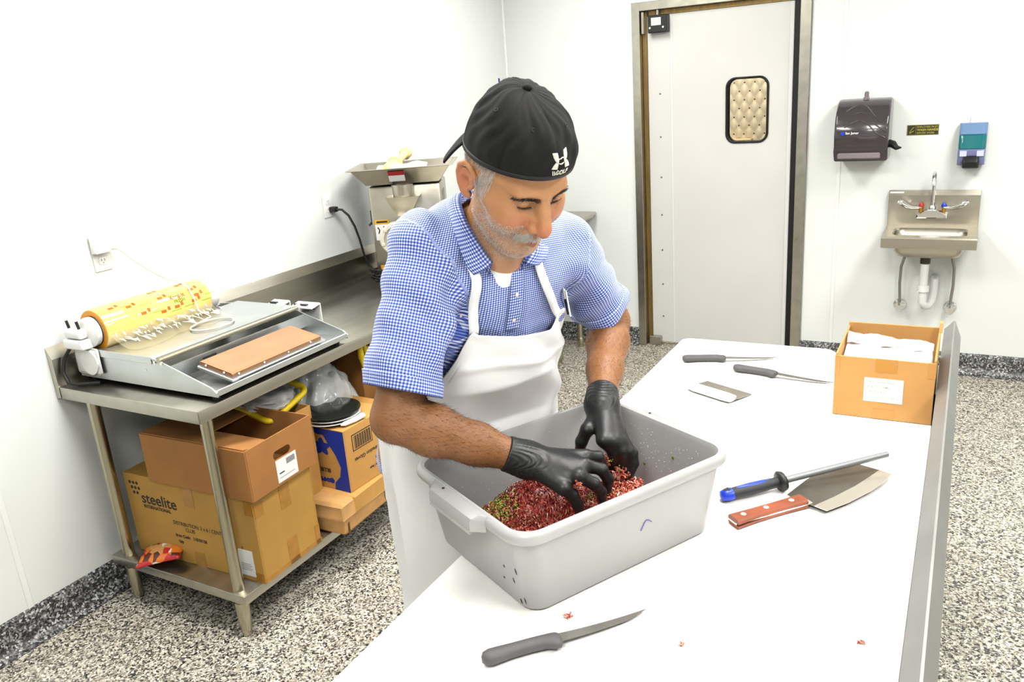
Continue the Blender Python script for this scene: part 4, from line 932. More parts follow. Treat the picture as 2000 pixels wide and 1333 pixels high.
# clumps lifted between the hands
def clump(c, s, n, seed, up=.6):
    rg = np.random.RandomState(seed); sg = []
    for k in range(n):
        d = rg.normal(size=3); d /= np.linalg.norm(d); p = np.array(c) + d * np.array(s) * rg.uniform(.3, 1); a = np.array([rg.normal(0, .5), rg.normal(0, .5), up + rg.normal(0, .5)]); a /= np.linalg.norm(a); L_ = rg.uniform(.005, .012); r_ = rg.uniform(.0009, .0019)
        pts = [p + a * L_ * (t - .5) + np.array([.001, .0012, 0]) * math.sin(5 * t) for t in (0, .33, .66, 1)]
        sg.append((pts, [r_ * .7, r_, r_, r_ * .6], min(1, max(.2, rg.normal(.6, .2)))))
    return sg
CL = clump(TL @ Vector((.072, -.022, .150)), (.009, .009, .018), 70, 3) + clump(TL @ Vector((.098, -.034, .118)), (.022, .018, .016), 190, 4) + clump(TL @ Vector((.118, -.044, .092)), (.028, .020, .014), 190, 6) + clump(TL @ Vector((-.060, -.105, .178)), (.0055, .0055, .010), 26, 8) + clump(TL @ Vector((-.01, -.074, .108)), (.022, .016, .012), 120, 9) + clump(TL @ Vector((.04, -.06, .10)), (.03, .02, .014), 160, 10)
o = tubes_mesh('meat_clump', CL, MEAT, meat); o['kind'] = 'stuff'
# chopped green herbs
HERB = D.materials.new('chopped_herbs'); HERB.use_nodes = True
_n = HERB.node_tree; _at = _n.nodes.new('ShaderNodeAttribute'); _at.attribute_name = 'tone'; _r = _n.nodes.new('ShaderNodeValToRGB'); _r.color_ramp.elements[0].color = lin((44, 60, 14)); _r.color_ramp.elements[1].color = lin((168, 174, 62)); _n.links.new(_at.outputs['Fac'], _r.inputs[0]); _n.links.new(_r.outputs[0], _n.nodes['Principled BSDF'].inputs['Base Color'])
rg = np.random.RandomState(31); sg = []
def herb(x, y, z, r_): 
    a = rg.normal(size=3); a /= np.linalg.norm(a); p = np.array(TL @ Vector((x, y, z))); sg.append(([p - a * r_, p, p + a * r_], [r_ * .5, r_ * .9, r_ * .5], rg.uniform(0, 1)))
for k in range(420):
    x = rg.normal(-.128, .020); y = rg.normal(.085, .022)
    if x < -.203 or y > .146: continue
    herb(x, y, meat_h(x, y) + rg.uniform(-.001, .006), rg.uniform(.0014, .0028))
for k in range(150):
    x, y = rg.normal(.01, .07), rg.normal(-.07, .04)
    if abs(x) < .19 and abs(y) < .14: herb(x, y, meat_h(x, y) + rg.uniform(.001, .005), rg.uniform(.001, .0022))
for c in ((.075, -.028, .155), (.100, -.035, .130), (-.01, -.075, .120), (.04, -.07, .112)):
    for k in range(16): herb(c[0] + rg.normal(0, .006), c[1] + rg.normal(0, .006), c[2] + rg.normal(0, .004), rg.uniform(.0012, .0024))
o = tubes_mesh('chopped_herbs', sg, HERB); tag(o, 'chopped green herbs scattered on the ground meat', 'herbs', kind='stuff')

# ---------------------------------------------------------------- meat crumbs on the board
for (x, y, s, n, lab) in ((-.545, 1.078, .006, 16, 'pink meat crumb on the board below the tub corner'), (-.343, 1.084, .003, 6, 'tiny meat crumb right of the boning knife tip'), (-.088, 1.20, .003, 7, 'red meat smear bits near the table rail')):
    o = tubes_mesh('meat_crumb', clump((x, y, WZ + .0035), (s * 1.3, s, .0022), n, int(s * 1e5) + n, 0), MEAT); tag(o, lab, 'meat crumb')

# ---------------------------------------------------------------- knives
GRIP = mat('grey_grip', (72, 70, 72), .55, bump=.3, bscale=900, var=.06, vscale=40)
BLADE = mat('blade_steel', (150, 146, 140), .26, .9, var=.15, vscale=14)
def boning_knife(hilt, tip, label, handle_len=.135, flip=1, roll=0.0):
    """lies on the board: hilt = butt end, tip = point"""
    a, t = Vector((*hilt, WZ)), Vector((*tip, WZ)); L_ = (t - a).length
    M = frame(a, t - a, Vector((0, 0, 1)).cross(t - a) * flip); M = M if flip > 0 else frame(a, t - a, Vector((0, 0, 1)).cross(t - a)) @ Matrix.Scale(-1, 4, (0, 1, 0))
    k = thing('boning_knife', label, 'knife', tuple(a))
    H = handle_len
    # cross sections along the handle: (x, y centre, half-width, half-thickness)
    sec = [(0, -.002, .004, .006), (.004, -.002, .012, .010), (.014, -.002, .0165, .0115), (.028, -.001, .0155, .011), (.05, .0, .0135, .0105), (.085, .0, .0130, .0105), (.108, -.001, .0135, .0105), (.122, -.005, .0185, .010), (.130, -.005, .0180, .0085), (H, -.003, .0125, .006)]
    rings = [[(x, yc + hw_ * math.cos(w_), .0125 + ht * math.sin(w_)) for w_ in [2 * PI * q / 16 for q in range(16)]] for x, yc, hw_, ht in sec]
    put('handle', B(M).loft(rings), GRIP, k, smooth=60)
    bl = []
    n = 16
    for i in range(n + 1):
        u = i / n; x = H - .004 + u * (L_ - H + .004)
        back = .0095 + .013 * u ** 2.2 * 1.0; wdt = .0205 * (1 - .45 * u) * (1 - max(0, (u - .72) / .28) ** 1.7)
        z = .0125 - .009 * u
        bl.append([(x, back, z + .0011 * (1 - .6 * u)), (x, back, z - .0011 * (1 - .6 * u)), (x, back - max(wdt, .0006), z - .0001), (x, back - max(wdt, .0006), z + .0001)])
    put('blade', B(M).loft(bl), BLADE, k, smooth=30)
    return k
boning_knife((-.621, .912), (-.411, 1.134), 'black handled boning knife lying nearest the camera below the tub', flip=1)
boning_knife((-.756, 2.415), (-.470, 2.515), 'black handled boning knife farthest away near the board end', flip=1)
boning_knife((-.583, 2.381), (-.285, 2.335), 'black handled knife with its tip against the open carton', flip=1)
# bench scraper with white handle
sc = thing('bench_scraper', 'steel scraper blade with a white plastic handle on the board', 'scraper', (-.58, 2.18, WZ))
M = frame((-.676, 2.178, WZ), Vector((-.528, 2.112, WZ)) - Vector((-.676, 2.178, WZ)), (.066, .148, 0))
put('handle', B(M).loft([[(x, y * k, z) for x in [xx]] for xx, k, y, z in []] or [[(x, .016 + w_ * math.cos(t) * .5, .011 + h * math.sin(t)) for t in [2 * PI * q / 16 for q in range(16)]] for x, w_, h in ((0, .010, .004), (.006, .03, .009), (.03, .04, .0105), (.13, .042, .0105), (.158, .04, .009), (.163, .02, .004))]), mat('handle_white', (244, 240, 230), .4), sc, smooth=60)
put('blade', B(M @ Matrix.Translation((0, 0, .0105)) @ Matrix.Rotation(math.radians(-5), 4, 'X')).box(.004, .165, .02, .098, -.0008, .0008), BLADE, sc)
# honing steel
hs = thing('honing_steel', 'honing steel with blue and black handle and oval guard', 'honing steel', (-.3, 1.7, WZ))
a, t = Vector((-.4082, 1.5680, WZ + .0135)), Vector((-0.1060, 1.8380, WZ + .0405)); M = frame(a, t - a, Vector((0, 0, 1)).cross(t - a)); L_ = (t - a).length
sec = [(.0, .002, .002), (.003, .011, .010), (.012, .0145, .0125), (.03, .014, .012), (.07, .0155, .013), (.10, .0145, .0125), (.125, .012, .011), (.14, .011, .011)]
rings = lambda S: [[(x, w_ * math.cos(q), h * math.sin(q)) for q in [2 * PI * i / 20 for i in range(20)]] for x, w_, h in S]
hd = put('handle', B(M).loft(rings(sec)), mat('black_grip', (34, 34, 38), .5, bump=.4, bscale=900), hs, smooth=60)
put('handle_end', B(M).loft(rings([(-.0008, .003, .003), (.002, .0118, .0108), (.012, .0155, .0135), (.026, .0152, .0132)])), BLUE, hd, smooth=60)
put('blue_inlay', B(M).loft(rings([(.036, .002, .0125), (.042, .0095, .0137), (.07, .0115, .0145), (.10, .0105, .014), (.115, .002, .012)])), BLUE, hd, smooth=60)
put('hang_hole', B(M).loft([[(.008, -.003, .0128), (.020, -.0065, .0138), (.020, .0065, .0138), (.008, .003, .0128)], [(.008, -.003, .0132), (.020, -.0065, .0142), (.020, .0065, .0142), (.008, .003, .0132)]]), INK, hd)
put('guard', B(M).loft(rings([(.134, .006, .006), (.136, .020, .020), (.141, .026, .022), (.148, .024, .020), (.151, .012, .011)])), BLACK, hs, smooth=60)
put('rod', B(M).cyl((.148, 0, 0), (L_, 0, 0), .0078, 20, .0066, .001), mat('rod_grey', (128, 130, 132), .5, .7), hs, smooth=40)
# cleaver
cl = thing('cleaver', 'wide cleaver with riveted reddish wood handle under the honing steel', 'cleaver', (-.22, 1.66, WZ))
a, h1 = Vector((-.362, 1.480, WZ)), Vector((-.246, 1.612, WZ)); M = frame(a, h1 - a, Vector((0, 0, 1)).cross(h1 - a))
def loc(x, y): 
    q = M.inverted() @ Vector((x, y, WZ)); return (q.x, q.y)
edge = [loc(*p) for p in ((-.196, 1.588), (-.160, 1.640), (-.125, 1.705), (-.104, 1.755), (-.092, 1.803))]
spine = [loc(*p) for p in ((-.170, 1.830), (-.205, 1.805), (-.235, 1.765), (-.258, 1.708), (-.274, 1.655), (-.282, 1.630))]
heel = [loc(*p) for p in ((-.255, 1.603), (-.232, 1.604))]
poly = None
WOODH = mat('red_wood', (136, 68, 40), .4, var=.28, vscale=14, stretch=(1, 1, 1), bump=.1, bscale=120)
HL = (h1 - a).length
zb = .0105
blade_poly = [loc(*p) for p in ((-.222, 1.601), (-.190, 1.655), (-.157, 1.718), (-.136, 1.768), (-.118, 1.813))] + spine + heel
put('blade', B(M).prism(blade_poly, zb - .0011, zb + .0011, 'z'), mat('cleaver_dark', (128, 122, 112), .32, .9, var=.2, vscale=10), cl)
bev_in = []
bl = B(M)
for zz, s in ((zb + .00115, 1), (zb - .00115, -1)):
    inn = [(x * .0 + p[0], p[1] + .022 if True else 0) for p in edge for x in (0,)]
inn = [loc(*p) for p in ((-.222, 1.601), (-.190, 1.655), (-.157, 1.718), (-.136, 1.768), (-.118, 1.813))]
bl.loft([[(p[0], p[1], zb + .0012), (q[0], q[1], zb + .0002), (q[0], q[1], zb - .0002), (p[0], p[1], zb - .0012)] for p, q in zip(inn, edge)])
put('ground_edge', bl, mat('bright_edge', (226, 218, 204), .22, .8), cl)
tangp = [loc(-.272, 1.648), loc(-.238, 1.606), (HL - .01, -.014), (HL - .01, .014)]
put('tang', B(M).box(-.001, HL + .012, -.0150, .0150, zb - .0022, zb + .0022, .001), mat('tang_bright', (232, 228, 220), .25, .8), cl)
def scale_(z0_, z1_):
    rings = []
    for i in range(11):
        u = i / 10; x = u * HL; w_ = .0165 - .0025 * math.sin(PI * u) + .0018 * (1 - u) ** 3; yc = -.004 * (1 - u) ** 2.0
        i0, o0 = (z0_, z1_)
        rings.append([(x, yc - w_, i0), (x, yc + w_, i0), (x, yc + w_ * .97, i0 + (o0 - i0) * .6), (x, yc + w_ * .75, o0), (x, yc - w_ * .75, o0), (x, yc - w_ * .97, i0 + (o0 - i0) * .6)])
    return B(M).loft(rings)
put('handle_scale', scale_(zb + .0022, zb + .0115), WOODH, cl, smooth=35); put('handle_scale', scale_(zb - .0022, zb - .0102), WOODH, cl, smooth=35)
for u in (.14, .46, .82): put('rivet', B(M).cyl((u * HL, -.001 - .003 * (1 - u) ** 2, zb + .010), (u * HL, -.001 - .003 * (1 - u) ** 2, zb + .0122), .0056, 16), mat('rivet_pale', (228, 222, 214), .35), cl)

# ---------------------------------------------------------------- open carton with plastic bags
ox0, ox1, oy0, oy1, oz1 = -.2615, -.0285, 2.130, 2.400, 1.0255
oc = thing('bag_carton', 'open orange-tan carton with handwritten label at the table end', 'box', (-.145, 2.26, WZ))
for ext in ((ox0, ox1, oy0, oy0 + .005, WZ + .001, oz1), (ox0, ox1, oy1 - .005, oy1, WZ + .001, oz1 + .014), (ox0, ox0 + .005, oy0 + .005, oy1 - .005, WZ + .001, oz1 + .004), (ox1 - .005, ox1, oy0 + .005, oy1 - .005, WZ + .001, oz1 + .006)):
    put('side', B().box(*ext, .0012), CARDO, oc)
put('bottom', B().box(ox0 + .005, ox1 - .005, oy0 + .005, oy1 - .005, WZ + .001, WZ + .006), CARDO, oc)
put('torn_flap', B().prism([(oy1 - .03, oz1 + .006), (oy1, oz1 + .014), (oy1 - .004, oz1 + .034), (oy1 - .018, oz1 + .03)], ox1 - .004, ox1 + .004, 'x'), CARDO, oc)
lb = put('card_label', B().box(-.189, -.0975, oy0 - .0012, oy0, .9095, .9735, .0004), PAPER, oc)
PCL = mat('pencil_grey', (150, 146, 132), .8)
for k, s in enumerate(('100% CLEAR BAGS', 'BEASTO : AMEL', 'DARTS CASE', '16 @ 1200 COUNT BAGS')):
    text(s, .0082 if k < 3 else .0066, frame((-.184 + .003 * (k % 2), oy0 - .00125, .961 - k * .0135), (1, 0, 0), (0, 0, 1)), PCL, lb, ext=.0002, bold=.0001)
for ext in ((-.165, -.115, oy0 - .0006, oy0, .99, oz1), (-.165, -.115, oy0 - .0006, oy0, WZ + .002, .89), (ox0, ox0 + .012, oy0 - .0006, oy0, .97, oz1), (ox1 - .018, ox1, oy0 - .0006, oy0, .985, oz1), (ox0, ox0 + .01, oy0 - .0006, oy0, WZ + .002, .90)): put('tape_strip', B().box(*ext), mat('clear_tape', (178, 126, 60), .15), oc)
CLR = mat('poly_bag', (246, 240, 238), .15, alpha=.75, coat=.3)
Pq = [[(ox0 + .012 + (ox1 - ox0 - .026) * i / 24, oy0 + .012 + .135 * j / 10, .990 + .024 * (j / 10) + .003 * math.sin(i * .7 + j) - .008 * (i / 24)) for j in range(11)] for i in range(25)]
o = put('bag_stack', B().grid(Pq), PAPER, smooth=180); o.modifiers.new('t', 'SOLIDIFY').thickness = .1; o.modifiers['t'].offset = -1
tag(o, 'thick stack of flat white bags inside the open carton', 'bags')
Pq = [[(ox0 + .01 + (ox1 - ox0 - .022) * i / 40, oy0 + .15 + .03 * (j / 12) + .02 * math.sin(j / 12 * PI), .995 + .042 * math.sin(PI * (.15 + .85 * j / 12)) * (1 - .4 * i / 40) + .003 * math.sin(i * .35 + j * .5) + .0015 * math.sin(i * .8 + 2 * j)) for j in range(13)] for i in range(41)]
o = put('loose_bag', B().grid(Pq), mat('poly_bag_pink', (214, 196, 188), .2, alpha=.85, coat=.3), smooth=180); tag(o, 'crinkled clear poly bag sticking up behind the white bags', 'plastic bag')
# ================================================================ person (implicit surfaces, one continuous body)
def nrm(v): v = np.array(v, float); return v / np.linalg.norm(v)
def seg(P, a, b, ra, rb):
    a, b = np.array(a, float), np.array(b, float); ab = b - a; t = np.clip(((P - a) @ ab) / (ab @ ab), 0, 1)
    return np.linalg.norm(P - a - t[:, None] * ab, axis=1) - (ra + (rb - ra) * t)
def chain(P, pts, rs, k=0):
    d = None
    for a, b, ra, rb in zip(pts, pts[1:], rs, rs[1:]):
        e = seg(P, a, b, ra, rb); d = e if d is None else (smin(d, e, k) if k else np.minimum(d, e))
    return d
def ball(P, c, r): return np.linalg.norm(P - np.array(c, float), axis=1) - r
def ell(P, c, r, A=None):
    q = P - np.array(c, float)
    if A is not None: q = q @ A
    r = np.array(r, float); k0 = np.linalg.norm(q / r, axis=1); k1 = np.linalg.norm(q / r ** 2, axis=1) + 1e-9
    return k0 * (k0 - 1) / k1
def smin(a, b, k):
    h = np.clip(.5 + .5 * (b - a) / k, 0, 1); return b + (a - b) * h - k * h * (1 - h)
def smax(a, b, k): return -smin(-a, -b, k)

def nets(f, axes, coarse=6):
    """surface nets of f(P)=0 on a (possibly uneven) grid, evaluated only in blocks near the surface"""
    X, Y, Z = axes; n = np.array([len(X), len(Y), len(Z)]); bs = coarse; nb = (n - 2) // bs + 1
    ci = np.stack(np.meshgrid(*[np.arange(k) for k in nb], indexing='ij'), -1).reshape(-1, 3)
    lo = ci * bs; hi = np.minimum(lo + bs, n - 1)
    pl = np.stack([X[lo[:, 0]], Y[lo[:, 1]], Z[lo[:, 2]]], 1); ph = np.stack([X[hi[:, 0]], Y[hi[:, 1]], Z[hi[:, 2]]], 1)
    c = (pl + ph) / 2; rad = np.linalg.norm(ph - pl, axis=1) / 2
    act = np.abs(f(c)) < rad * 2.1 + .004
    lo = lo[act]; o_ = np.stack(np.meshgrid(*[np.arange(bs + 1)] * 3, indexing='ij'), -1)
    keys, pos, cor = [], [], []
    for s in range(0, len(lo), 220):
        L_ = lo[s:s + 220]; I = np.minimum(L_[:, None, None, None, :] + o_, n - 1); sh = I.shape[:-1]
        Pt = np.stack([X[I[..., 0]], Y[I[..., 1]], Z[I[..., 2]]], -1)
        v = f(Pt.reshape(-1, 3)).reshape(sh)
        def cor8(A): return [A[:, i:i + bs, j:j + bs, k:k + bs] for i in (0, 1) for j in (0, 1) for k in (0, 1)]
        V8 = np.stack(cor8(v), -1); cell = I[:, :bs, :bs, :bs]; ok = (cell < n - 1).all(-1); sg = V8 < 0
        m = ok & sg.any(-1) & ~sg.all(-1)
        V8 = V8[m]; cl_ = cell[m]; P0 = Pt[:, :bs, :bs, :bs][m]; P1 = Pt[:, 1:, 1:, 1:][m]
        acc = np.zeros((len(V8), 3)); cnt = np.zeros(len(V8))
        cr_ = [(i, j, k) for i in (0, 1) for j in (0, 1) for k in (0, 1)]
        for a in range(8):
            for ax in range(3):
                if cr_[a][ax]: continue
                b = a + (4, 2, 1)[ax]; va, vb = V8[:, a], V8[:, b]; x = (va < 0) != (vb < 0)
                t = np.where(x, va / np.where(x, va - vb, 1), 0); q = np.tile(np.array(cr_[a], float), (len(V8), 1)); q[:, ax] = t
                acc[x] += q[x]; cnt[x] += 1
        q = acc / cnt[:, None]; pos.append(P0 + q * (P1 - P0)); keys.append((cl_[:, 0] * n[1] + cl_[:, 1]) * n[2] + cl_[:, 2]); cor.append(V8 < 0)
    keys = np.concatenate(keys); pos = np.concatenate(pos); cor = np.concatenate(cor)
    keys, ui = np.unique(keys, return_index=True); pos = pos[ui]; cor = cor[ui]
    st = np.array([n[1] * n[2], n[2], 1]); quads = []
    for ax in range(3):
        b, c_ = (ax + 1) % 3, (ax + 2) % 3; e0 = cor[:, 0]; e1 = cor[:, (4, 2, 1)[ax]]; x = e0 != e1
        k0 = keys[x]; ids = [np.searchsorted(keys, k) for k in (k0, k0 - st[b], k0 - st[b] - st[c_], k0 - st[c_])]
        good = np.ones(len(k0), bool)
        for k, i in zip((k0, k0 - st[b], k0 - st[b] - st[c_], k0 - st[c_]), ids): good &= (i < len(keys)) & (keys[np.minimum(i, len(keys) - 1)] == k)
        Q = np.stack([np.minimum(i, len(keys) - 1) for i in ids], 1)[good]; fl = e0[x][good]; Q[~fl] = Q[~fl][:, ::-1]; quads.append(Q)
    return pos, np.concatenate(quads)

def np_mesh(name, V, Q, mat_, parent=None):
    me = D.meshes.new(name); V = np.ascontiguousarray(V, np.float32); Q = np.ascontiguousarray(Q, np.int32)
    me.vertices.add(len(V)); me.vertices.foreach_set('co', V.ravel()); me.loops.add(Q.size); me.loops.foreach_set('vertex_index', Q.ravel())
    me.polygons.add(len(Q)); me.polygons.foreach_set('loop_start', np.arange(0, Q.size, Q.shape[1], dtype=np.int32)); me.polygons.foreach_set('loop_total', np.full(len(Q), Q.shape[1], np.int32))
    me.update(calc_edges=True); me.validate(); me.polygons.foreach_set('use_smooth', [True] * len(me.polygons))
    me.materials.append(mat_); o = D.objects.new(name, me); COL.objects.link(o)
    if parent is not None: attach(o, parent)
    return o
def attr(o, name, vals):
    a = o.data.attributes.new(name, 'FLOAT', 'POINT'); a.data.foreach_set('value', np.asarray(vals, np.float32))
def relax(V, Q, n=2, lam=.5):
    V = V.copy(); i = Q.ravel(); j = np.roll(Q, -1, 1).ravel(); k = np.roll(Q, 1, 1).ravel()
    deg = np.bincount(i, minlength=len(V)) * 2.0
    for _ in range(n):
        s = np.stack([np.bincount(i, V[j, a], len(V)) + np.bincount(i, V[k, a], len(V)) for a in range(3)], 1)
        V += lam * (s / np.maximum(deg, 1)[:, None] - V)
    return V
def uneven(lo, hi, f0, f1, fine, coarse):
    """axis with fine steps between f0 and f1"""
    a = list(np.arange(f0, f1, fine)); left = []; x = f0; s = fine
    while x > lo: s = min(coarse, s * 1.25); x -= s; left.append(x)
    x = a[-1]; s = fine; right = []
    while x < hi: s = min(coarse, s * 1.25); x += s; right.append(x)
    return np.array(left[::-1] + a + right)

FW = np.array([.886, -.464, 0.]); FW /= np.linalg.norm(FW); LF = np.array([-FW[1], FW[0], 0.]); UP = np.array([0, 0, 1.])
# joints
RS, LS = np.array([-.893, 1.268, 1.455]), np.array([-.752, 1.565, 1.405])
RE, LE = np.array([-.9042, 1.12, 1.1686]), np.array([-.7246, 1.75, 1.1912])
RW, LW = np.array([-.702, 1.245, 1.061]), np.array([-.633, 1.464, 1.100])
RHIP, LHIP = np.array([-1.06, 1.515, .93]) - LF * .095, np.array([-1.06, 1.515, .93]) + LF * .095
PEL = np.array([-1.06, 1.515, .96]); NB = np.array([-.818, 1.362, 1.435])
# head frame
HS = 1.06; HC = np.array([-.723, 1.310, 1.586])
_y, _p, _r = math.radians(-27.3), math.radians(37.5), math.radians(3.8)
hf = np.array([math.cos(_y) * math.cos(_p), math.sin(_y) * math.cos(_p), -math.sin(_p)]); hl0 = np.array([-math.sin(_y), math.cos(_y), 0]); hu0 = np.cross(hf, hl0)
if hu0[2] < 0: hu0 = -hu0
hl_ = math.cos(_r) * hl0 + math.sin(_r) * hu0; hu_ = -math.sin(_r) * hl0 + math.cos(_r) * hu0
HR = np.stack([hl_, hf, hu_], 1)
def to_head(P): return ((P - HC) @ HR) / HS
def from_head(p): return np.array(p, float) * HS @ HR.T + HC

def head_sdf(p):
    """p in head units: x his left, y forward, z up, origin between the ears"""
    q = p.copy(); q[:, 0] = np.abs(q[:, 0])
    d = ell(q, (0, -.010, .050), (.077, .099, .088))
    d = smin(d, ell(q, (0, .028, -.012), (.062, .062, .088)), .03)
    d = smin(d, seg(q, (.050, .006, -.048), (.022, .066, -.084), .019, .018), .025)
    d = smin(d, ell(q, (0, .076, -.087), (.024, .019, .019)), .018)
    d = smin(d, ell(q, (0, .030, -.066), (.046, .052, .034)), .02)
    d = smin(d, ball(q, (.040, .058, -.016), .029), .022)
    d = smin(d, seg(q, (.060, .030, .004), (.046, .064, .006), .015, .013), .018)
    d = smin(d, seg(q, (.0, .084, .042), (.040, .073, .044), .0115, .0105), .014)
    d = smin(d, ell(q, (0, .074, -.046), (.030, .024, .026)), .014)
    d = smax(d, -ell(q, (.031, .101, .0265), (.021, .019, .0120)), .012)               # eye socket
    d = smin(d, ball(q, (.0315, .0745, .0275), .0138), .0035)                            # lid over the eyeball
    d = smax(d, -seg(q, (.018, .0895, .0185), (.043, .0815, .0205), .0012, .001), .003)   # lid line
    d = smin(d, chain(q, [(0, .085, .034), (0, .099, .014), (0, .112, -.006)], [.0092, .0105, .0125], .006), .012)
    d = smin(d, ball(q, (0, .1140, -.015), .0122), .007)
    d = smin(d, ell(q, (.0145, .100, -.0175), (.0085, .0115, .0085)), .006)
    d = smin(d, ball(q, (.0105, .0945, -.004), .0085), .007)
    d = smax(d, -ball(q, (.0075, .107, -.0262), .0038), .003)
    d = smax(d, -chain(q, [(.0275, .0935, -.027), (.031, .091, -.038), (.035, .082, -.052)], [.0004, .0018, .0010]), .005)
    d = smin(d, seg(q, (.0, .0985, -.0445), (.022, .087, -.050), .0052, .0028), .005)
    d = smin(d, seg(q, (.0, .0985, -.0590), (.020, .0875, -.0555), .0072, .003), .005)
    d = smax(d, -seg(q, (.0, .105, -.0512), (.026, .091, -.0522), .0016, .0012), .003)
    d = smax(d, -seg(q, (.0, .104, -.0705), (.016, .097, -.068), .003, .002), .008)
    d = smax(d, -chain(q, [(.017, .0905, .0125), (.030, .0875, .0075), (.045, .0765, .0115)], [.0004, .0009, .0004]), .004)   # fold under the eye
    d = smax(d, -seg(q, (.0042, .0975, .036), (.0050, .0975, .052), .0008, .0004), .003)
    d = smax(d, -seg(q, (.050, .0690, .024), (.060, .0560, .027), .0006, .0004), .003)
    d = smax(d, -seg(q, (.050, .0680, .019), (.060, .0570, .015), .0006, .0004), .003)
    # ear
    e = q - np.array([.0775, -.012, .004])
    hel = [(0.001, .012, .006), (.004, .013, .022), (.009, .004, .034), (.012, -.010, .035), (.014, -.020, .024), (.013, -.022, .006), (.010, -.016, -.012), (.005, -.006, -.024), (.001, .004, -.026)]
    ear = chain(e, hel, [.0042, .0044, .0048, .0050, .0050, .0046, .0044, .0060, .0070])
    ear = smin(ear, ell(e, (.004, -.004, .002), (.0055, .016, .026)), .006)
    ear = smin(ear, chain(e, [(.010, -.010, .020), (.011, -.013, .004), (.008, -.007, -.012)], [.0035, .0038, .0035]), .004)
    ear = smin(ear, ball(e, (.004, .010, -.003), .0062), .004)
    ear = smax(ear, -ell(e, (.0125, .000, -.001), (.010, .0090, .013)), .003)
    return smin(d, ear, .006)

TAX = nrm(np.array([-.86, 1.41, 1.36]) - PEL)     # spine
TF = nrm(FW - TAX * (FW @ TAX)); TLf = np.cross(TAX, TF); TLf = TLf if TLf @ LF > 0 else -TLf
TA = np.stack([TLf, TF, TAX], 1)
def torso_sdf(P, g=0.0):
    d = ell(P, PEL + TAX * .42 + TF * .0, (.184 + g, .112 + g, .20 + g), TA)
    d = smin(d, ell(P, PEL + TAX * .17 + TF * .042, (.192 + g, .140 + g, .21 + g), TA), .09)
    d = smin(d, ell(P, PEL + TAX * -.03 + TF * .005, (.170 + g, .125 + g, .15 + g), TA), .08)
    d = smin(d, seg(P, RS + LF * .025 - FW * .01, LS - LF * .025 - FW * .01, .052 + g, .052 + g), .07)
    bk = NB - FW * .062 + UP * .030
    d = smin(d, seg(P, bk, RS - np.array([0, 0, .002]) - FW * .01, .058 + g, .048 + g), .05)
    d = smin(d, seg(P, bk, LS - np.array([0, 0, .002]) - FW * .01, .058 + g, .048 + g), .05)
    return d
NECK0, NECK1 = NB - FW * .03 - UP * .05, from_head((0, -.012, -.045))
def body_sdf(P):
    d = torso_sdf(P, -.006)
    nk = seg(P, NECK0, NECK1, .066, .054)
    nk = smin(nk, seg(P, NB + FW * .035 - UP * .03, from_head((0, .03, -.062)), .035, .030), .03)
    d = smin(d, nk, .03)
    m = np.linalg.norm(P - from_head((0, .0, .02)), axis=1) < .21
    hd = np.full(len(P), .05)
    if m.any(): hd[m] = head_sdf(to_head(P[m])) * HS
    hd[~m] = np.linalg.norm(P[~m] - from_head((0, .0, .02)), axis=1) - .16
    d = smin(d, hd, .018)
    for S, E, Wr, s in ((RS, RE, RW, 1), (LS, LE, LW, 1)):
        a = chain(P, [S, S + (E - S) * .45, E], [.056, .051, .044], .02)
        ax = nrm(Wr - E)
        a = smin(a, chain(P, [E, E + (Wr - E) * .28, E + (Wr - E) * .62, Wr - nrm(Wr - E) * .012], [.043, .0475, .0385, .0285], .02), .02)
        d = smin(d, a, .02)
    for h, s in ((RHIP, -1), (LHIP, 1)):
        kn = h + np.array([0, 0, -.44]) + FW * .02; an = np.array([h[0], h[1], .08]) - FW * .02
        d = smin(d, chain(P, [h, kn, kn + (an - kn) * .35, an, an + FW * .13 - UP * .035], [.085, .058, .058, .040, .035], .03), .04)
    return d
PSN = thing('person', 'man in black cap, blue checked shirt, white apron and black gloves mixing meat', 'person', (-1.05, 1.5, 0))
SKIN = D.materials.new('skin'); SKIN.use_nodes = True
_n = SKIN.node_tree; _N = _n.nodes; _L = _n.links; _p = _N['Principled BSDF']; _p.inputs['Roughness'].default_value = .52; _p.inputs['Subsurface Weight'].default_value = .05; _p.inputs['Subsurface Radius'].default_value = (.012, .004, .002); _p.inputs['Subsurface Scale'].default_value = .5
_tc = _N.new('ShaderNodeTexCoord'); _z = _N.new('ShaderNodeTexNoise'); _z.inputs['Scale'].default_value = 38; _z.inputs['Detail'].default_value = 5; _L.new(_tc.outputs['Object'], _z.inputs['Vector'])
def amix(fac_attr, colA, colB_socket=None, colB=None, mul=1.0):
    a = _N.new('ShaderNodeAttribute'); a.attribute_name = fac_attr; m = _N.new('ShaderNodeMix'); m.data_type = 'RGBA'; _L.new(a.outputs['Fac'], m.inputs[0])
    if hasattr(colA, 'is_output'): _L.new(colA, m.inputs[6])
    else: m.inputs[6].default_value = lin(colA)
    m.inputs[7].default_value = lin(colB); return m.outputs[2]
_m = _N.new('ShaderNodeMix'); _m.data_type = 'RGBA'; _m.inputs[6].default_value = lin((174, 120, 78)); _m.inputs[7].default_value = lin((192, 140, 96)); _L.new(_z.outputs['Fac'], _m.inputs[0])
c1 = amix('arm', _m.outputs[2], colB=(132, 86, 48)); c2 = amix('flush', c1, colB=(204, 104, 82)); c3 = amix('lips', c2, colB=(150, 74, 62)); c4 = amix('dark', c3, colB=(96, 58, 40)); c5 = amix('beard', c4, colB=(176, 132, 104))
_L.new(c5, _p.inputs['Base Color'])
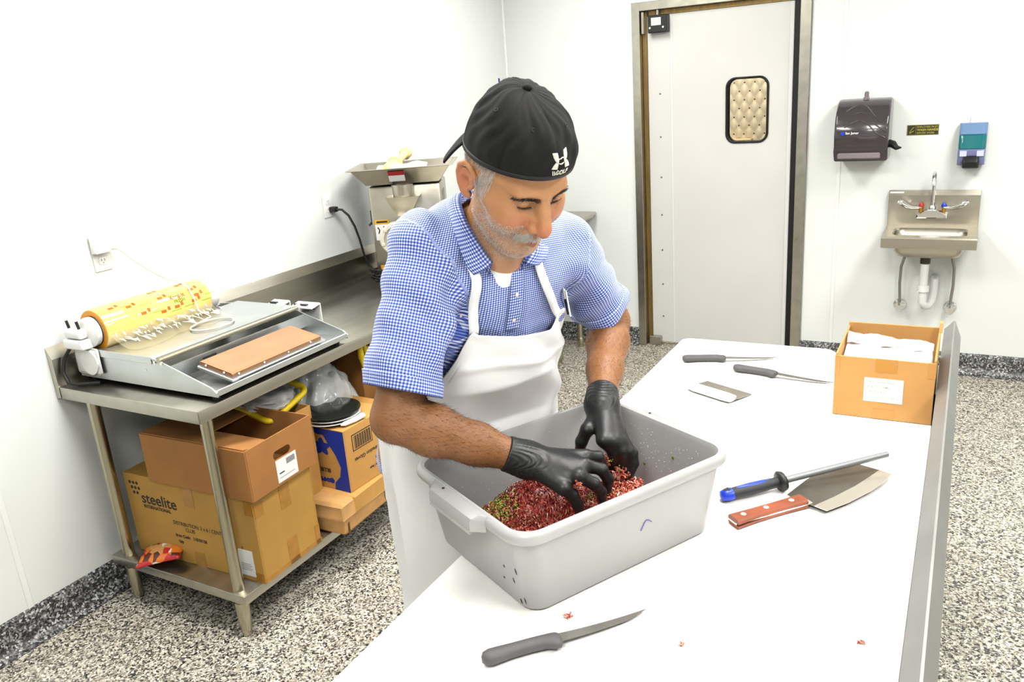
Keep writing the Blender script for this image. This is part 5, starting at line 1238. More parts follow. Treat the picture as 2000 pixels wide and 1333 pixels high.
_v = _N.new('ShaderNodeTexNoise'); _v.inputs['Scale'].default_value = 260; _v.inputs['Detail'].default_value = 7; _L.new(_tc.outputs['Object'], _v.inputs['Vector']); _b = _N.new('ShaderNodeBump'); _b.inputs['Strength'].default_value = .7; _b.inputs['Distance'].default_value = .0014; _L.new(_v.outputs['Fac'], _b.inputs['Height']); _L.new(_b.outputs[0], _p.inputs['Normal'])
fine = .0024
axs = (uneven(-1.32, -.50, -.86, -.585, fine, .0085), uneven(1.02, 1.90, 1.17, 1.44, fine, .0085), uneven(-.01, 1.76, 1.455, 1.70, fine, .0095))
BV, BQ = nets(body_sdf, axs)
BV = relax(BV, BQ, 1, .35)
TUBC = np.array([-.648, 1.3315, 0]); TUBN = np.array([-.886, .4636, 0])
def behind_tub(P, gap, mask=True):
    """push cloth and belly back so that they only touch the tub rim"""
    yl = (P - TUBC) @ TUBN; lim = .205 + gap; over = np.clip(lim - yl, 0, None) * np.clip((1.16 - P[:, 2]) / .10, 0, 1) * mask
    P = P + over[:, None] * TUBN; cross = np.clip(P[:, 0] + .836 + gap * .5, 0, None) * np.clip((.94 - P[:, 2]) / .06, 0, 1) * mask   # and clear of the table edge
    return P - cross[:, None] * np.array([1., 0, 0])
_ad = np.minimum(np.minimum(seg(BV, RS, RE, 0, 0), seg(BV, RE, RW, 0, 0)), np.minimum(seg(BV, LS, LE, 0, 0), seg(BV, LE, LW, 0, 0)))
BV = behind_tub(BV, .018, _ad > .062)
body = np_mesh('body', BV, BQ, SKIN, PSN)
HL_ = to_head(BV)
hx, hy, hz = np.abs(HL_[:, 0]), HL_[:, 1], HL_[:, 2]
inh = (np.abs(HL_).max(1) < .16)
def gs(c, r, w=None): 
    q = np.stack([hx, hy, hz], 1) - np.array(c); return np.exp(-((q / np.array(r)) ** 2).sum(1)) * inh
armd = np.minimum(seg(BV, RS, RE, 0, 0), np.minimum(seg(BV, RE, RW, 0, 0), np.minimum(seg(BV, LS, LE, 0, 0), seg(BV, LE, LW, 0, 0))))
attr(body, 'arm', np.clip((.1 - armd) / .03, 0, 1) * (BV[:, 2] < 1.45))
attr(body, 'flush', np.clip(.45 * gs((.038, .085, -.012), (.024, .03, .016)) + .5 * gs((0, .118, -.012), (.018, .02, .014)) + .5 * gs((.088, -.02, .0), (.012, .03, .035)), 0, 1))
attr(body, 'lips', np.clip(1.1 * gs((0, .102, -.056), (.020, .014, .0085)), 0, .9))
attr(body, 'dark', np.clip(.5 * gs((.031, .088, .0195), (.016, .014, .007)) + .3 * gs((.014, .085, .026), (.008, .012, .014)), 0, 1))
beard = inh * np.clip((-.012 - hz + .55 * np.clip(hy - .02, -1, .045) * (hx < .1) * -1 + .0) / .02, 0, 1)
beard = inh * np.clip(((-.018 + .9 * np.clip(.045 - hy, 0, .08)) - hz) / .022, 0, 1) * (hy > -.004) * (1 - gs((0, .102, -.05), (.022, .02, .012)))
attr(body, 'beard', beard * .55)

# ---------------------------------------------------------------- strands helper (hair, stubble)
def tri_data(V, Q):
    a, b, c, d = (V[Q[:, i]] for i in range(4)); nr = np.cross(c - a, d - b); ar = np.linalg.norm(nr, axis=1) / 2; return (a + b + c + d) / 4, nr / (np.linalg.norm(nr, axis=1)[:, None] + 1e-12), ar
BC, BN, BA = tri_data(BV, BQ)
if (BN * (BC - BC.mean(0))).sum() < 0: BN = -BN
HCn = to_head(BC); HNn = BN @ HR
def strands(name, roots, dirs, lens, rad, mat_, parent, curl=None, segs=2, seed=0):
    """tapered 3-sided strands in one mesh"""
    n = len(roots); rg = np.random.RandomState(seed); lens = np.broadcast_to(lens, (n,))
    a = np.cross(dirs, rg.normal(size=(n, 3))); a /= np.linalg.norm(a, axis=1)[:, None] + 1e-9; b = np.cross(dirs, a)
    V = []; ts = np.linspace(0, 1, segs + 1)
    for t in ts[:-1]:
        c = roots + dirs * (lens * t)[:, None] + (curl * (lens * t * t)[:, None] if curl is not None else 0); r = rad * (1 - .6 * t)
        for k in range(3): V.append(c + (a * math.cos(2.094 * k) + b * math.sin(2.094 * k)) * r)
    V.append(roots + dirs * lens[:, None] + (curl * lens[:, None] if curl is not None else 0))
    m = 3 * segs + 1; V = np.stack(V, 1).reshape(-1, 3); base = (np.arange(n) * m)[:, None]; F = []
    for s in range(segs - 1):
        for k in range(3): F += [base + np.array([s * 3 + k, s * 3 + (k + 1) % 3, (s + 1) * 3 + (k + 1) % 3]), base + np.array([s * 3 + k, (s + 1) * 3 + (k + 1) % 3, (s + 1) * 3 + k])]
    for k in range(3): F.append(base + np.array([(segs - 1) * 3 + k, (segs - 1) * 3 + (k + 1) % 3, m - 1]))
    o = np_mesh(name, V, np.concatenate(F), mat_, parent); o['kind'] = 'stuff'; return o
def pick(mask, n, seed):
    rg = np.random.RandomState(seed); idx = np.where(mask)[0]; w_ = BA[idx]; i = rg.choice(idx, n, p=w_ / w_.sum()); return i, rg
HAIRG = mat('hair_grey', (206, 200, 192), .5); HAIRD = mat('hair_dark', (44, 34, 30), .5); HAIRB = mat('arm_hair', (52, 32, 20), .6); HAIRW = mat('hair_white', (232, 228, 220), .45)
ch = lambda: HCn
def hdir(v): return np.asarray(v, float) @ HR.T
hm = np.abs(HCn).max(1) < .15
X_, Y_, Z_ = np.abs(HCn[:, 0]), HCn[:, 1], HCn[:, 2]
# stubble
sm_ = hm & (Z_ < (-.014 + .95 * np.clip(.045 - Y_, 0, .08))) & (Y_ > -.002) & (Z_ > -.125) & ~((X_ < .024) & (Y_ > .085) & (Z_ > -.066)) & (X_ < .074)
i, rg = pick(sm_, 12000, 1)
dr = BN[i] * .55 + hdir((0, .1, -.8)) + rg.normal(0, .25, (len(i), 3)); dr /= np.linalg.norm(dr, axis=1)[:, None]
strands('stubble', BC[i] - BN[i] * .0005, dr, rg.uniform(.0016, .0034, len(i)), .00031, HAIRW, PSN, seed=1)
# sideburn and temple hair below the cap
tm = hm & (X_ > .05) & (Y_ > -.055) & (Y_ < .034) & (Z_ > .004 + .25 * np.abs(Y_ - .012)) & (Z_ < .085) & ~((Y_ < .004) & (Z_ < .044) & (X_ > .072))
i, rg = pick(tm, 3400, 2)
sgn = np.sign(HCn[i, 0])[:, None]
dr = BN[i] * .35 + hdir((0, .25, -.9)) + rg.normal(0, .16, (len(i), 3)); dr /= np.linalg.norm(dr, axis=1)[:, None]
strands('temple_hair', BC[i], dr, rg.uniform(.006, .013, len(i)), .00022, HAIRW, PSN, seed=2)
nh = hm & (Y_ < -.03) & (Z_ < .05) & (Z_ > -.05) & (X_ < .078)
i, rg = pick(nh, 2200, 3)
dr = BN[i] * .3 + hdir((0, -.1, -1)) + rg.normal(0, .15, (len(i), 3)); dr /= np.linalg.norm(dr, axis=1)[:, None]
strands('nape_hair', BC[i], dr, rg.uniform(.007, .013, len(i)), .0004, HAIRG, PSN, seed=3)
# moustache
mm = hm & (X_ < .032) & (Y_ > .078) & (Z_ > -.047 - .12 * X_) & (Z_ < -.031 - .22 * X_) & (Y_ < .2)
i, rg = pick(mm, 1300, 4)
dr = BN[i] * .45 + np.stack([np.sign(HCn[i, 0]) * (.25 + 16 * X_[i]), np.full(len(i), .1), np.full(len(i), -.75)], 1) @ HR.T + rg.normal(0, .16, (len(i), 3)); dr /= np.linalg.norm(dr, axis=1)[:, None]
strands('moustache', BC[i] - BN[i] * .001, dr, rg.uniform(.0045, .0090, len(i)), .00028, HAIRW, PSN, segs=3, curl=hdir((0, -.05, -.3))[None, :].repeat(len(i), 0), seed=4)
# eyebrows
em = hm & (X_ > .010) & (X_ < .052) & (np.abs(Z_ - (.0375 + .16 * np.clip(X_ - .01, 0, .02) - .20 * np.clip(X_ - .034, 0, .03))) < .0044 - .035 * np.clip(X_ - .034, 0, .02) * 3) & (Y_ > .05)
i, rg = pick(em, 850, 5)
dr = BN[i] * .35 + np.stack([np.sign(HCn[i, 0]) * .9, np.full(len(i), -.1), .25 - 10 * np.clip(X_[i] - .02, 0, .05)], 1) @ HR.T + rg.normal(0, .12, (len(i), 3)); dr /= np.linalg.norm(dr, axis=1)[:, None]
strands('eyebrows', BC[i], dr, rg.uniform(.004, .008, len(i)), .00029, HAIRD, PSN, seed=5)
# lashes: downcast lids
for s in (-1, 1):
    ts = np.linspace(0, 1, 44); pl = np.stack([s * (.019 + .024 * ts), .0905 - .0085 * ts ** 1.4, .0196 + .0022 * ts - .0018 * np.sin(PI * ts)], 1)
    # seat the lash line on the lid surface
    for _ in range(12):
        h_ = head_sdf(pl.copy()); pl[:, 1] -= h_ * .8
    dr = np.tile(np.array([0., .8, -.5]), (44, 1)) + np.stack([s * .5 * (ts - .4), 0 * ts, 0 * ts], 1); dr /= np.linalg.norm(dr, axis=1)[:, None]
    strands('eyelashes', np.array([from_head(q) for q in pl]), dr @ HR.T, .0050, .00034, HAIRD, PSN, seed=6 + s)
# arm hair
for S, E, seed in ((RE, RW, 7), (LE, LW, 8)):
    ax = nrm(E - S); t = ((BC - S) @ ax) / np.linalg.norm(E - S); rad_ = np.linalg.norm(BC - S - ((BC - S) @ ax)[:, None] * ax, axis=1)
    mk = (t > -.25) & (t < .97) & (rad_ < .075) & (BC[:, 2] < 1.26)
    i, rg = pick(mk, 4600, seed)
    dr = ax[None] * .8 + BN[i] * .22 + rg.normal(0, .24, (len(i), 3)); dr /= np.linalg.norm(dr, axis=1)[:, None]
    strands('arm_hair', BC[i], dr, rg.uniform(.005, .012, len(i)), .00014, HAIRB, PSN, curl=rg.normal(0, .35, (len(i), 3)), segs=3, seed=seed)

# ---------------------------------------------------------------- gloves
GLOVE = mat('black_nitrile', (18, 18, 19), .44, var=.1, vscale=30, bump=.35, bscale=55)
def hand_sdf(P, wr, fore, mcps, fingers, thumb, rw=.030):
    d = chain(P, [fore, wr], [.0375, .0335], 0)
    mid = sum(mcps) / 4
    pl = None
    for m_ in mcps:
        e = seg(P, wr + (m_ - wr) * .10, m_, .0235, .0138); pl = e if pl is None else smin(pl, e, .018)
    pl = smin(pl, seg(P, wr, mid, .024, .014), .014)
    d = smin(d, pl, .02)
    for F in fingers: d = smin(d, chain(P, F, [.0128, .0118, .0108, .0092], .004), .006)
    d = smin(d, chain(P, thumb, [.018, .0140, .0122, .0100], .005), .010)
    return d
A3 = lambda *a: np.array(a, float)
R_m = [A3(-.6020, 1.3060, 1.0560), A3(-.5900, 1.2710, 1.0560), A3(-.5880, 1.2400, 1.0480), A3(-.6070, 1.2130, 1.0330)]
R_f = [[R_m[0], A3(-.5880, 1.3330, 1.0450), A3(-.5930, 1.3540, 1.0220), A3(-.6060, 1.3660, 1.0010)], [R_m[1], A3(-.5650, 1.2946, 1.0400), A3(-.5591, 1.3110, 1.0120), A3(-.5641, 1.3170, .9860)], [R_m[2], A3(-.5662, 1.2600, 1.0260), A3(-.5628, 1.2820, 1.0000), A3(-.5648, 1.2906, .9760)], [R_m[3], A3(-.5961, 1.2263, 1.0140), A3(-.5922, 1.2380, .9880), A3(-.5934, 1.2500, .9620)]]
R_t = [RW + A3(.02, .03, -.01), A3(-.656, 1.322, 1.036), A3(-.632, 1.349, 1.018), A3(-.618, 1.366, .998)]
L_m = [A3(-.5960, 1.3800, 1.0590), A3(-.5805, 1.3896, 1.0560), A3(-.5721, 1.4088, 1.0470), A3(-.5700, 1.4290, 1.0330)]
L_f = [[L_m[0], A3(-.5805, 1.3900, 1.0340), A3(-.5848, 1.4010, 1.0080), A3(-.5930, 1.4060, .9830)], [L_m[1], A3(-.5660, 1.3971, 1.0330), A3(-.5690, 1.4095, 1.0050), A3(-.5770, 1.4120, .9780)], [L_m[2], A3(-.5573, 1.4134, 1.0260), A3(-.5555, 1.4174, .9990), A3(-.5620, 1.4104, .9710)], [L_m[3], A3(-.5536, 1.4274, 1.0160), A3(-.5516, 1.4291, .9930), A3(-.5568, 1.4206, .9720)]]
L_t = [LW + A3(.000, -.016, -.016), A3(-.6384, 1.4000, 1.0680), A3(-.6499, 1.3930, 1.0420), A3(-.6596, 1.4000, 1.0100)]
for nm, wr, el, mc, fg, tb_ in (('right', RW, RE, R_m, R_f, R_t), ('left', LW, LE, L_m, L_f, L_t)):
    cut = wr + nrm(el - wr) * (.040 if nm == 'right' else .040); dirc = nrm(el - wr); fore = wr + dirc * .09
    def gf(P, wr=wr, fore=fore, mc=mc, fg=fg, tb_=tb_, cut=cut, dirc=dirc):
        d = hand_sdf(P, wr, fore, mc, fg, tb_); s_ = (P - cut) @ dirc
        d = d - .0011 * np.sin(s_ * 420 + 14 * P[:, 0] + 25 * np.sin(P[:, 2] * 60)) * np.exp(-((s_ + .035) / .03) ** 2)
        return smax(d, s_, .004)
    pts = np.array([wr, cut] + mc + [p for F in fg for p in F] + tb_); lo_, hi_ = pts.min(0) - .06, pts.max(0) + .06
    V, Q = nets(gf, tuple(np.arange(a, b, .0020) for a, b in zip(lo_, hi_)))
    np_mesh('glove', relax(V, Q, 1, .4), Q, GLOVE, PSN)
# ---------------------------------------------------------------- shirt
PER = .0058
CHECK = D.materials.new('blue_gingham'); CHECK.use_nodes = True
_n = CHECK.node_tree; _N = _n.nodes; _L = _n.links; _p = _N['Principled BSDF']; _p.inputs['Roughness'].default_value = .8; _p.inputs['Sheen Weight'].default_value = .15
def stripe(an):
    a = _N.new('ShaderNodeAttribute'); a.attribute_name = an; m = _N.new('ShaderNodeMath'); m.operation = 'MULTIPLY'; m.inputs[1].default_value = 1 / PER; _L.new(a.outputs['Fac'], m.inputs[0])
    f = _N.new('ShaderNodeMath'); f.operation = 'FRACT'; _L.new(m.outputs[0], f.inputs[0]); g = _N.new('ShaderNodeMath'); g.operation = 'LESS_THAN'; g.inputs[1].default_value = .52; _L.new(f.outputs[0], g.inputs[0]); return g.outputs[0]
_s1, _s2 = stripe('cu'), stripe('cv'); _ad = _N.new('ShaderNodeMath'); _ad.operation = 'ADD'; _L.new(_s1, _ad.inputs[0]); _L.new(_s2, _ad.inputs[1]); _hf = _N.new('ShaderNodeMath'); _hf.operation = 'MULTIPLY'; _hf.inputs[1].default_value = .5; _L.new(_ad.outputs[0], _hf.inputs[0])
_r = _N.new('ShaderNodeValToRGB'); _r.color_ramp.interpolation = 'CONSTANT'; _e = _r.color_ramp.elements; _e.new(.5); _e[0].position = 0; _e[0].color = lin((232, 236, 246)); _e[1].position = .25; _e[1].color = lin((112, 134, 206)); _e[2].position = .75; _e[2].color = lin((34, 56, 148)); _L.new(_hf.outputs[0], _r.inputs[0]); _L.new(_r.outputs[0], _p.inputs['Base Color'])
_tc = _N.new('ShaderNodeTexCoord'); _z = _N.new('ShaderNodeTexNoise'); _z.inputs['Scale'].default_value = 26; _z.inputs['Detail'].default_value = 3; _z.inputs['Distortion'].default_value = .6; _L.new(_tc.outputs['Object'], _z.inputs['Vector']); _b = _N.new('ShaderNodeBump'); _b.inputs['Strength'].default_value = .4; _b.inputs['Distance'].default_value = .008; _L.new(_z.outputs['Fac'], _b.inputs['Height']); _L.new(_b.outputs[0], _p.inputs['Normal'])

def sleeve(S, E, k): return S - nrm(E - S) * .0, S + (E - S) * k
RSL, LSL = sleeve(RS, RE, .93), sleeve(LS, LE, .86)
RHEM, LHEM = RS + (RE - RS) * .83, LS + (LE - LS) * .74
def folds(P):
    a = (P - PEL) @ TLf; b = (P - PEL) @ TF; z = P[:, 2]
    w_ = .0065 * np.sin(46 * a + 18 * z + 3 * np.sin(9 * z)) * np.exp(-((z - 1.20) / .14) ** 2) * (np.abs(a) > .03)
    w_ += .006 * np.sin(60 * (z - 1.3) + 30 * np.abs(a) + 2 * np.sin(25 * a)) * np.exp(-((np.abs(a) - .15) / .06) ** 2)
    for S, E, ph in ((RS, RE, 0.), (LS, LE, 1.7)):
        ax = nrm(E - S); t = (P - S) @ ax; q = P - S - t[:, None] * ax; r = np.linalg.norm(q, axis=1); an = np.arctan2(q @ nrm(np.cross(ax, FW)), q @ FW)
        w_ += .0062 * np.sin(75 * t + 2.2 * np.sin(an + ph) * 1.6 + ph) * np.exp(-((t - .13) / .12) ** 2) * (r < .13) * (.45 + .55 * np.cos(an + .4 + ph) ** 2)
        w_ += .0048 * np.sin(4 * an + 20 * t) * np.exp(-((t - .21) / .10) ** 2) * (r < .12)
    return w_
def sleeves_sdf(P, g=0):
    d = None
    for S, (p0, p1), r0, r1 in ((RS, RSL, .076, .073), (LS, LSL, .072, .070)):
        e = seg(P, p0, p1, r0 + g, r1 + g); d = e if d is None else np.minimum(d, e)
    return d
def shirt_sdf(P): 
    d = smin(torso_sdf(P, .012), sleeves_sdf(P), .028)
    return d - folds(P)
axs = (np.arange(-1.30, -.60, .005), np.arange(1.04, 1.86, .005), np.arange(.74, 1.56, .005))
SV, SQ = nets(shirt_sdf, axs)
tR = (SV - RS) @ nrm(RE - RS); tLn = (SV - LS) @ nrm(LE - LS)
dR = seg(SV, *RSL, 0, 0); dL = seg(SV, *LSL, 0, 0); dT = torso_sdf(SV, .012)
nR, nL = nrm(nrm(RE - RS) * .55 - LF * .85), nrm(nrm(LE - LS) * .45 + LF * .9)
part = np.where(((SV - RS + LF * .012) @ nR > .0) & (dR < .12) & (tR > -.06), 1, np.where(((SV - LS - LF * .012) @ nL > .0) & (dL < .12) & (tLn > -.06), 2, 0))
def neck_hole(P):
    """True where the shirt is cut away for neck and open collar"""
    ax = nrm(NECK1 - NECK0); t = (P - NECK0) @ ax; q = P - NECK0 - t[:, None] * ax; r = np.linalg.norm(q, axis=1)
    a = (P - NB) @ LF; b = (P - NB) @ FW
    v = (b > 0.0) & (P[:, 2] > 1.405 + np.where(a < -.016, .69 * (-.016 - a), .92 * (a + .016))) & (np.abs(a + .01) < .062)
    return ((r < .074) & (t > .015)) | v
kill = neck_hole(SV) | ((part == 1) & ((SV - RHEM) @ nrm(RE - RS) > .0)) | ((part == 2) & ((SV - LHEM) @ nrm(LE - LS) > .0)) | (SV[:, 2] < .79)
# snap the hem vertices onto their cutting planes before removing the rest
for pt, ax, pid in ((RHEM, nrm(RE - RS), 1), (LHEM, nrm(LE - LS), 2)):
    s_ = (SV - pt) @ ax; m = (part == pid) & (s_ > 0) & (s_ < .007); SV[m] -= s_[m][:, None] * ax; kill[m] = False
keep = ~kill[SQ].any(1); SQ = SQ[keep]; us, inv = np.unique(SQ, return_inverse=True); SQ = inv.reshape(-1, 4); SV = SV[us]; part = part[us]
SV = relax(SV, SQ, 1, .3)
SV = behind_tub(SV, .010, part == 0)
shirt = np_mesh('shirt', SV, SQ, CHECK, PSN); shirt.modifiers.new('t', 'SOLIDIFY').thickness = .0022; shirt.modifiers['t'].offset = -1
a = (SV - PEL) @ TLf; b = (SV - PEL) @ TF; cu = np.arctan2(a, b + .16) * .30; cv = (SV - PEL) @ TAX - b
for pid, S, E, r in ((1, RS, RE, .075), (2, LS, LE, .071)):
    m = part == pid; ax = nrm(E - S); t = (SV - S) @ ax; q = SV - S - t[:, None] * ax; e1 = nrm(FW - ax * (FW @ ax)); e2 = np.cross(ax, e1); out = -LF if pid == 1 else LF
    e1 = nrm(out - ax * (out @ ax)); e2 = np.cross(ax, e1)
    cu = np.where(m, np.arctan2(q @ e2, q @ e1) * r, cu); cv = np.where(m, t, cv)
attr(shirt, 'cu', cu + 5); attr(shirt, 'cv', cv + 5)

def on_cloth(p, off=.004, f=None, n=14):
    """push points to a fixed distance from the shirt surface"""
    f = f or shirt_sdf; p = np.array(p, float); 
    for _ in range(n):
        h = f(p); g = np.stack([(f(p + np.eye(3)[k] * .002) - f(p - np.eye(3)[k] * .002)) / .004 for k in range(3)], 1); g /= np.linalg.norm(g, axis=1)[:, None] + 1e-9
        p = p - g * (h - off)[:, None] * .8
    return p
def check_sheet(name, G, uv, mat_, th=.002):
    n, m = G.shape[:2]; idx = np.arange(n * m).reshape(n, m); Q = np.stack([idx[:-1, :-1], idx[1:, :-1], idx[1:, 1:], idx[:-1, 1:]], -1).reshape(-1, 4)
    o = np_mesh(name, G.reshape(-1, 3), Q, mat_, PSN); md = o.modifiers.new('t', 'SOLIDIFY'); md.thickness = th; md.offset = 0
    if uv is not None: attr(o, 'cu', uv[..., 0].ravel() + 5); attr(o, 'cv', uv[..., 1].ravel() + 5)
    return o
# hem bands on the sleeves
for pt, S, E, sl, r in ((RHEM, RS, RE, RSL, .075), (LHEM, LS, LE, LSL, .071)):
    ax = nrm(E - S); out = -LF if sl is RSL else LF; e1 = nrm(out - ax * (out @ ax)); e2 = np.cross(ax, e1); th_ = np.linspace(0, 2 * PI, 73); rows = []; uv = []
    for s_ in (-.026, -.020, -.012, -.004, .0015):
        ring_ = np.array([pt + ax * s_ + (e1 * math.cos(t) + e2 * math.sin(t)) * (r + .02) for t in th_]); c0 = pt + ax * s_
        rad_ = np.full(len(th_), .03)
        dirs_ = (ring_ - c0) / (r + .02); lo_, hi_ = np.full(len(th_), .02), np.full(len(th_), .13)
        for _ in range(22):
            md_ = (lo_ + hi_) / 2; ins = shirt_sdf(c0 + dirs_ * md_[:, None]) < 0; lo_ = np.where(ins, md_, lo_); hi_ = np.where(ins, hi_, md_)
        rows.append(c0 + dirs_ * (np.minimum(hi_, .092) + .0018)[:, None]); uv.append(np.stack([th_ * r, np.full(len(th_), (pt - S) @ ax + s_)], 1))
    check_sheet('sleeve_hem', np.array(rows), np.array(uv), CHECK, .003)
# collar: stand and folded leaf around the neck
nax = nrm(NECK1 - NECK0); nf = nrm(FW - nax * (FW @ nax)); nl = np.cross(nax, nf); nl = nl if nl @ LF > 0 else -nl
def resample(pts, n):
    p = np.array(pts, float)
    for _ in range(3):                                           # corner cutting keeps the ends
        q = np.empty((2 * len(p), 3)); q[0] = p[0]; q[-1] = p[-1]; q[1:-1:2] = p[:-1] * .75 + p[1:] * .25; q[2:-1:2] = p[:-1] * .25 + p[1:] * .75; p = q
    s_ = np.r_[0, np.cumsum(np.linalg.norm(np.diff(p, axis=0), axis=1))]; t = np.linspace(0, s_[-1], n); return np.stack([np.interp(t, s_, p[:, k]) for k in range(3)], 1)
CU = resample([(-.7663, 1.290, 1.4384), (-.7731, 1.2835, 1.4540), (-.7840, 1.2760, 1.4790), (-.7980, 1.2740, 1.5030), (-.8170, 1.2860, 1.5290), (-.8400, 1.3150, 1.5500), (-.8620, 1.3600, 1.5570), (-.8450, 1.4080, 1.5480), (-.8080, 1.4330, 1.5260), (-.7720, 1.4280, 1.4950), (-.7380, 1.3950, 1.4580), (-.7280, 1.3680, 1.4410), (-.7350, 1.3492, 1.4240)], 73)
CO = resample([(-.7930, 1.2637, 1.4190), (-.8028, 1.2560, 1.4364), (-.8060, 1.2500, 1.4600), (-.8180, 1.2550, 1.4960), (-.8480, 1.2860, 1.5270), (-.8760, 1.3200, 1.5360), (-.8980, 1.3700, 1.5320), (-.8780, 1.4280, 1.5200), (-.8360, 1.4650, 1.4980), (-.7820, 1.4670, 1.4680), (-.7250, 1.4350, 1.4440), (-.7140, 1.4100, 1.4280), (-.7205, 1.3820, 1.4150)], 73)
ncen = np.array([-.81, 1.355, 1.48]); od = (CU + CO) / 2 - ncen; od -= (od @ nax)[:, None] * nax; od /= np.linalg.norm(od, axis=1)[:, None]
tt = np.linspace(0, 1, 9); sarc = np.linspace(0, .42, 73)
check_sheet('collar', np.array([CU + (CO - CU) * t + od * (.007 * math.sin(PI * t ** .6) + .004) for t in tt]), np.array([np.stack([sarc, np.full(73, t * .055)], 1) for t in tt]), CHECK, .003)
check_sheet('collar_stand', np.array([CU + od * .002 - nax * .034 * v for v in (0, .5, 1)]), np.array([np.stack([sarc, np.full(73, v * .03)], 1) for v in (0, .5, 1)]), CHECK, .002)
# placket strip and buttons down the chest
zs = np.linspace(1.405, 1.275, 20); pl = np.array([[PEL + TAX * ((z - PEL[2]) / TAX[2]) + FW * .18 + LF * (x - .010) for x in (-.016, -.005, .006, .017)] for z in zs])
plc = on_cloth(pl.reshape(-1, 3), .0035).reshape(pl.shape); check_sheet('placket', plc, np.stack([np.stack([np.array([-.016, -.005, .006, .017]), np.full(4, z)], 1) for z in zs]), CHECK, .002)
BUT = mat('button_pearl', (226, 222, 206), .25)
for k in (8, 16):
    c = plc[k].mean(0); nn = nrm(c - plc[k + 1].mean(0)); o_ = nrm(np.cross(nn, plc[k][3] - plc[k][0])); o_ = o_ if o_ @ FW > 0 else -o_
    put('button', B().lathe([(0, 0), (.0040, 0), (.0043, .0010), (.0030, .0018), (0, .0014)], tuple(c + o_ * .001), tuple(o_), 16), BUT, PSN, smooth=50)
# white undershirt at the open collar
def under_sdf(P): return smin(smin(torso_sdf(P, .002), seg(P, NECK0, NECK0 + nax * .052, .0700, .0675), .02), seg(P, NB + FW * .035 - UP * .03, NB + FW * .045 + UP * .02, .040, .036), .02)
V, Q = nets(under_sdf, (np.arange(-1.02, -.68, .005), np.arange(1.18, 1.60, .005), np.arange(1.20, 1.52, .005)))
ax = nax; t = (V - NECK0) @ ax; q = V - NECK0 - t[:, None] * ax; cut_ = (V[:, 2] > 1.434 + .55 * np.clip(.02 - q @ nf, 0, .1)) & (np.linalg.norm(q, axis=1) < .12)
kq = ~(cut_[Q].any(1)) & ((V[Q].mean(1) - NB) @ FW > -.02) & (np.linalg.norm((V[Q].mean(1) - NECK0), axis=1) < .16); Q = Q[kq]; us, inv = np.unique(Q, return_inverse=True)
np_mesh('undershirt', V[us], inv.reshape(-1, 4), mat('undershirt_white', (240, 240, 240), .8), PSN)

# ---------------------------------------------------------------- apron
APR = mat('apron_white', (247, 247, 247), .75, bump=.25, bscale=16, var=.03, vscale=8)
def spine(z): return PEL + TAX * ((z - PEL[2]) / TAX[2])
def girth(phi, z, off):
    c = spine(z); dirs_ = np.array([math.cos(p) * FW + math.sin(p) * LF for p in phi]); lo_, hi_ = np.full(len(phi), .03), np.full(len(phi), .34)
    for _ in range(22):
        md_ = (lo_ + hi_) / 2; ins = torso_sdf(c + dirs_ * md_[:, None], .016 + off) < 0; lo_ = np.where(ins, md_, lo_); hi_ = np.where(ins, hi_, md_)
    return c + dirs_ * hi_[:, None]
zbel, zend = 1.055, .50
nphi = 101
phd = np.linspace(-120, 98, nphi); ztop = np.interp(phd, [-128, -98, -75, -55, -46, -42, -39, -36, -31, 0, 34, 39, 43, 51, 58, 66, 78, 98], [1.06, 1.07, 1.11, 1.16, 1.205, 1.235, 1.275, 1.300, 1.290, 1.270, 1.257, 1.272, 1.294, 1.294, 1.262, 1.225, 1.18, 1.10])
phi = np.radians(phd); dirs_ = np.cos(phi)[:, None] * FW + np.sin(phi)[:, None] * LF; uu = np.linspace(0, 1, nphi); rows = []
def girth(z, off):
    c = PEL + TAX * ((z - PEL[2]) / TAX[2])[:, None]; lo_, hi_ = np.full(nphi, .03), np.full(nphi, .34)
    for _ in range(22):
        md_ = (lo_ + hi_) / 2; ins = torso_sdf(c + dirs_ * md_[:, None], .017 + off) < 0; lo_ = np.where(ins, md_, lo_); hi_ = np.where(ins, hi_, md_)
    return c + dirs_ * hi_[:, None]
for v in np.linspace(0, 1, 44):
    z = ztop + (zbel - ztop) * v; g = girth(z, .0085)
    fd = .003 * np.sin(26 * uu + 30 * z) * np.sin(19 * z + 6 * uu) + .0045 * np.exp(-((z - 1.205 + .012 * np.sin(11 * uu)) / .009) ** 2) + .004 * np.sin(30 * uu + 55 * z) * np.exp(-((phd - 55) / 25) ** 2)
    rows.append(g + dirs_ * (fd * np.clip(v / .06, 0, 1))[:, None])
g0 = rows[-1].copy()
for k in range(1, 45):
    dn = (zbel - zend) * k / 44; g = g0.copy(); g[:, 2] = zbel - dn
    fd = .022 * min(1, dn / .3) * np.sin(7 * uu * PI + 1.0 + .8 * math.sin(5 * dn)) - .03 * min(1, dn / .5) + .008 * min(1, dn / .15) * np.clip((-60 - phd) / 40, 0, 1)
    rows.append(g + dirs_ * fd[:, None])
AG = np.array([behind_tub(r, .003) for r in rows])
ap = check_sheet('apron', AG, None, APR, .0016)
def apron_strap(path, w_):
    P_ = on_cloth(resample(path, 30), .0075); T_ = np.gradient(P_, axis=0); T_ /= np.linalg.norm(T_, axis=1)[:, None]
    g = np.stack([(torso_sdf(P_ + np.eye(3)[k] * .006) - torso_sdf(P_ - np.eye(3)[k] * .006)) for k in range(3)], 1); g /= np.linalg.norm(g, axis=1)[:, None]
    S_ = np.cross(T_, g); check_sheet('apron_strap', np.stack([P_ - S_ * w_, P_, P_ + S_ * w_], 1), None, APR, .0018)
def front(a, z): c = spine(z); return c + FW * .26 + LF * a
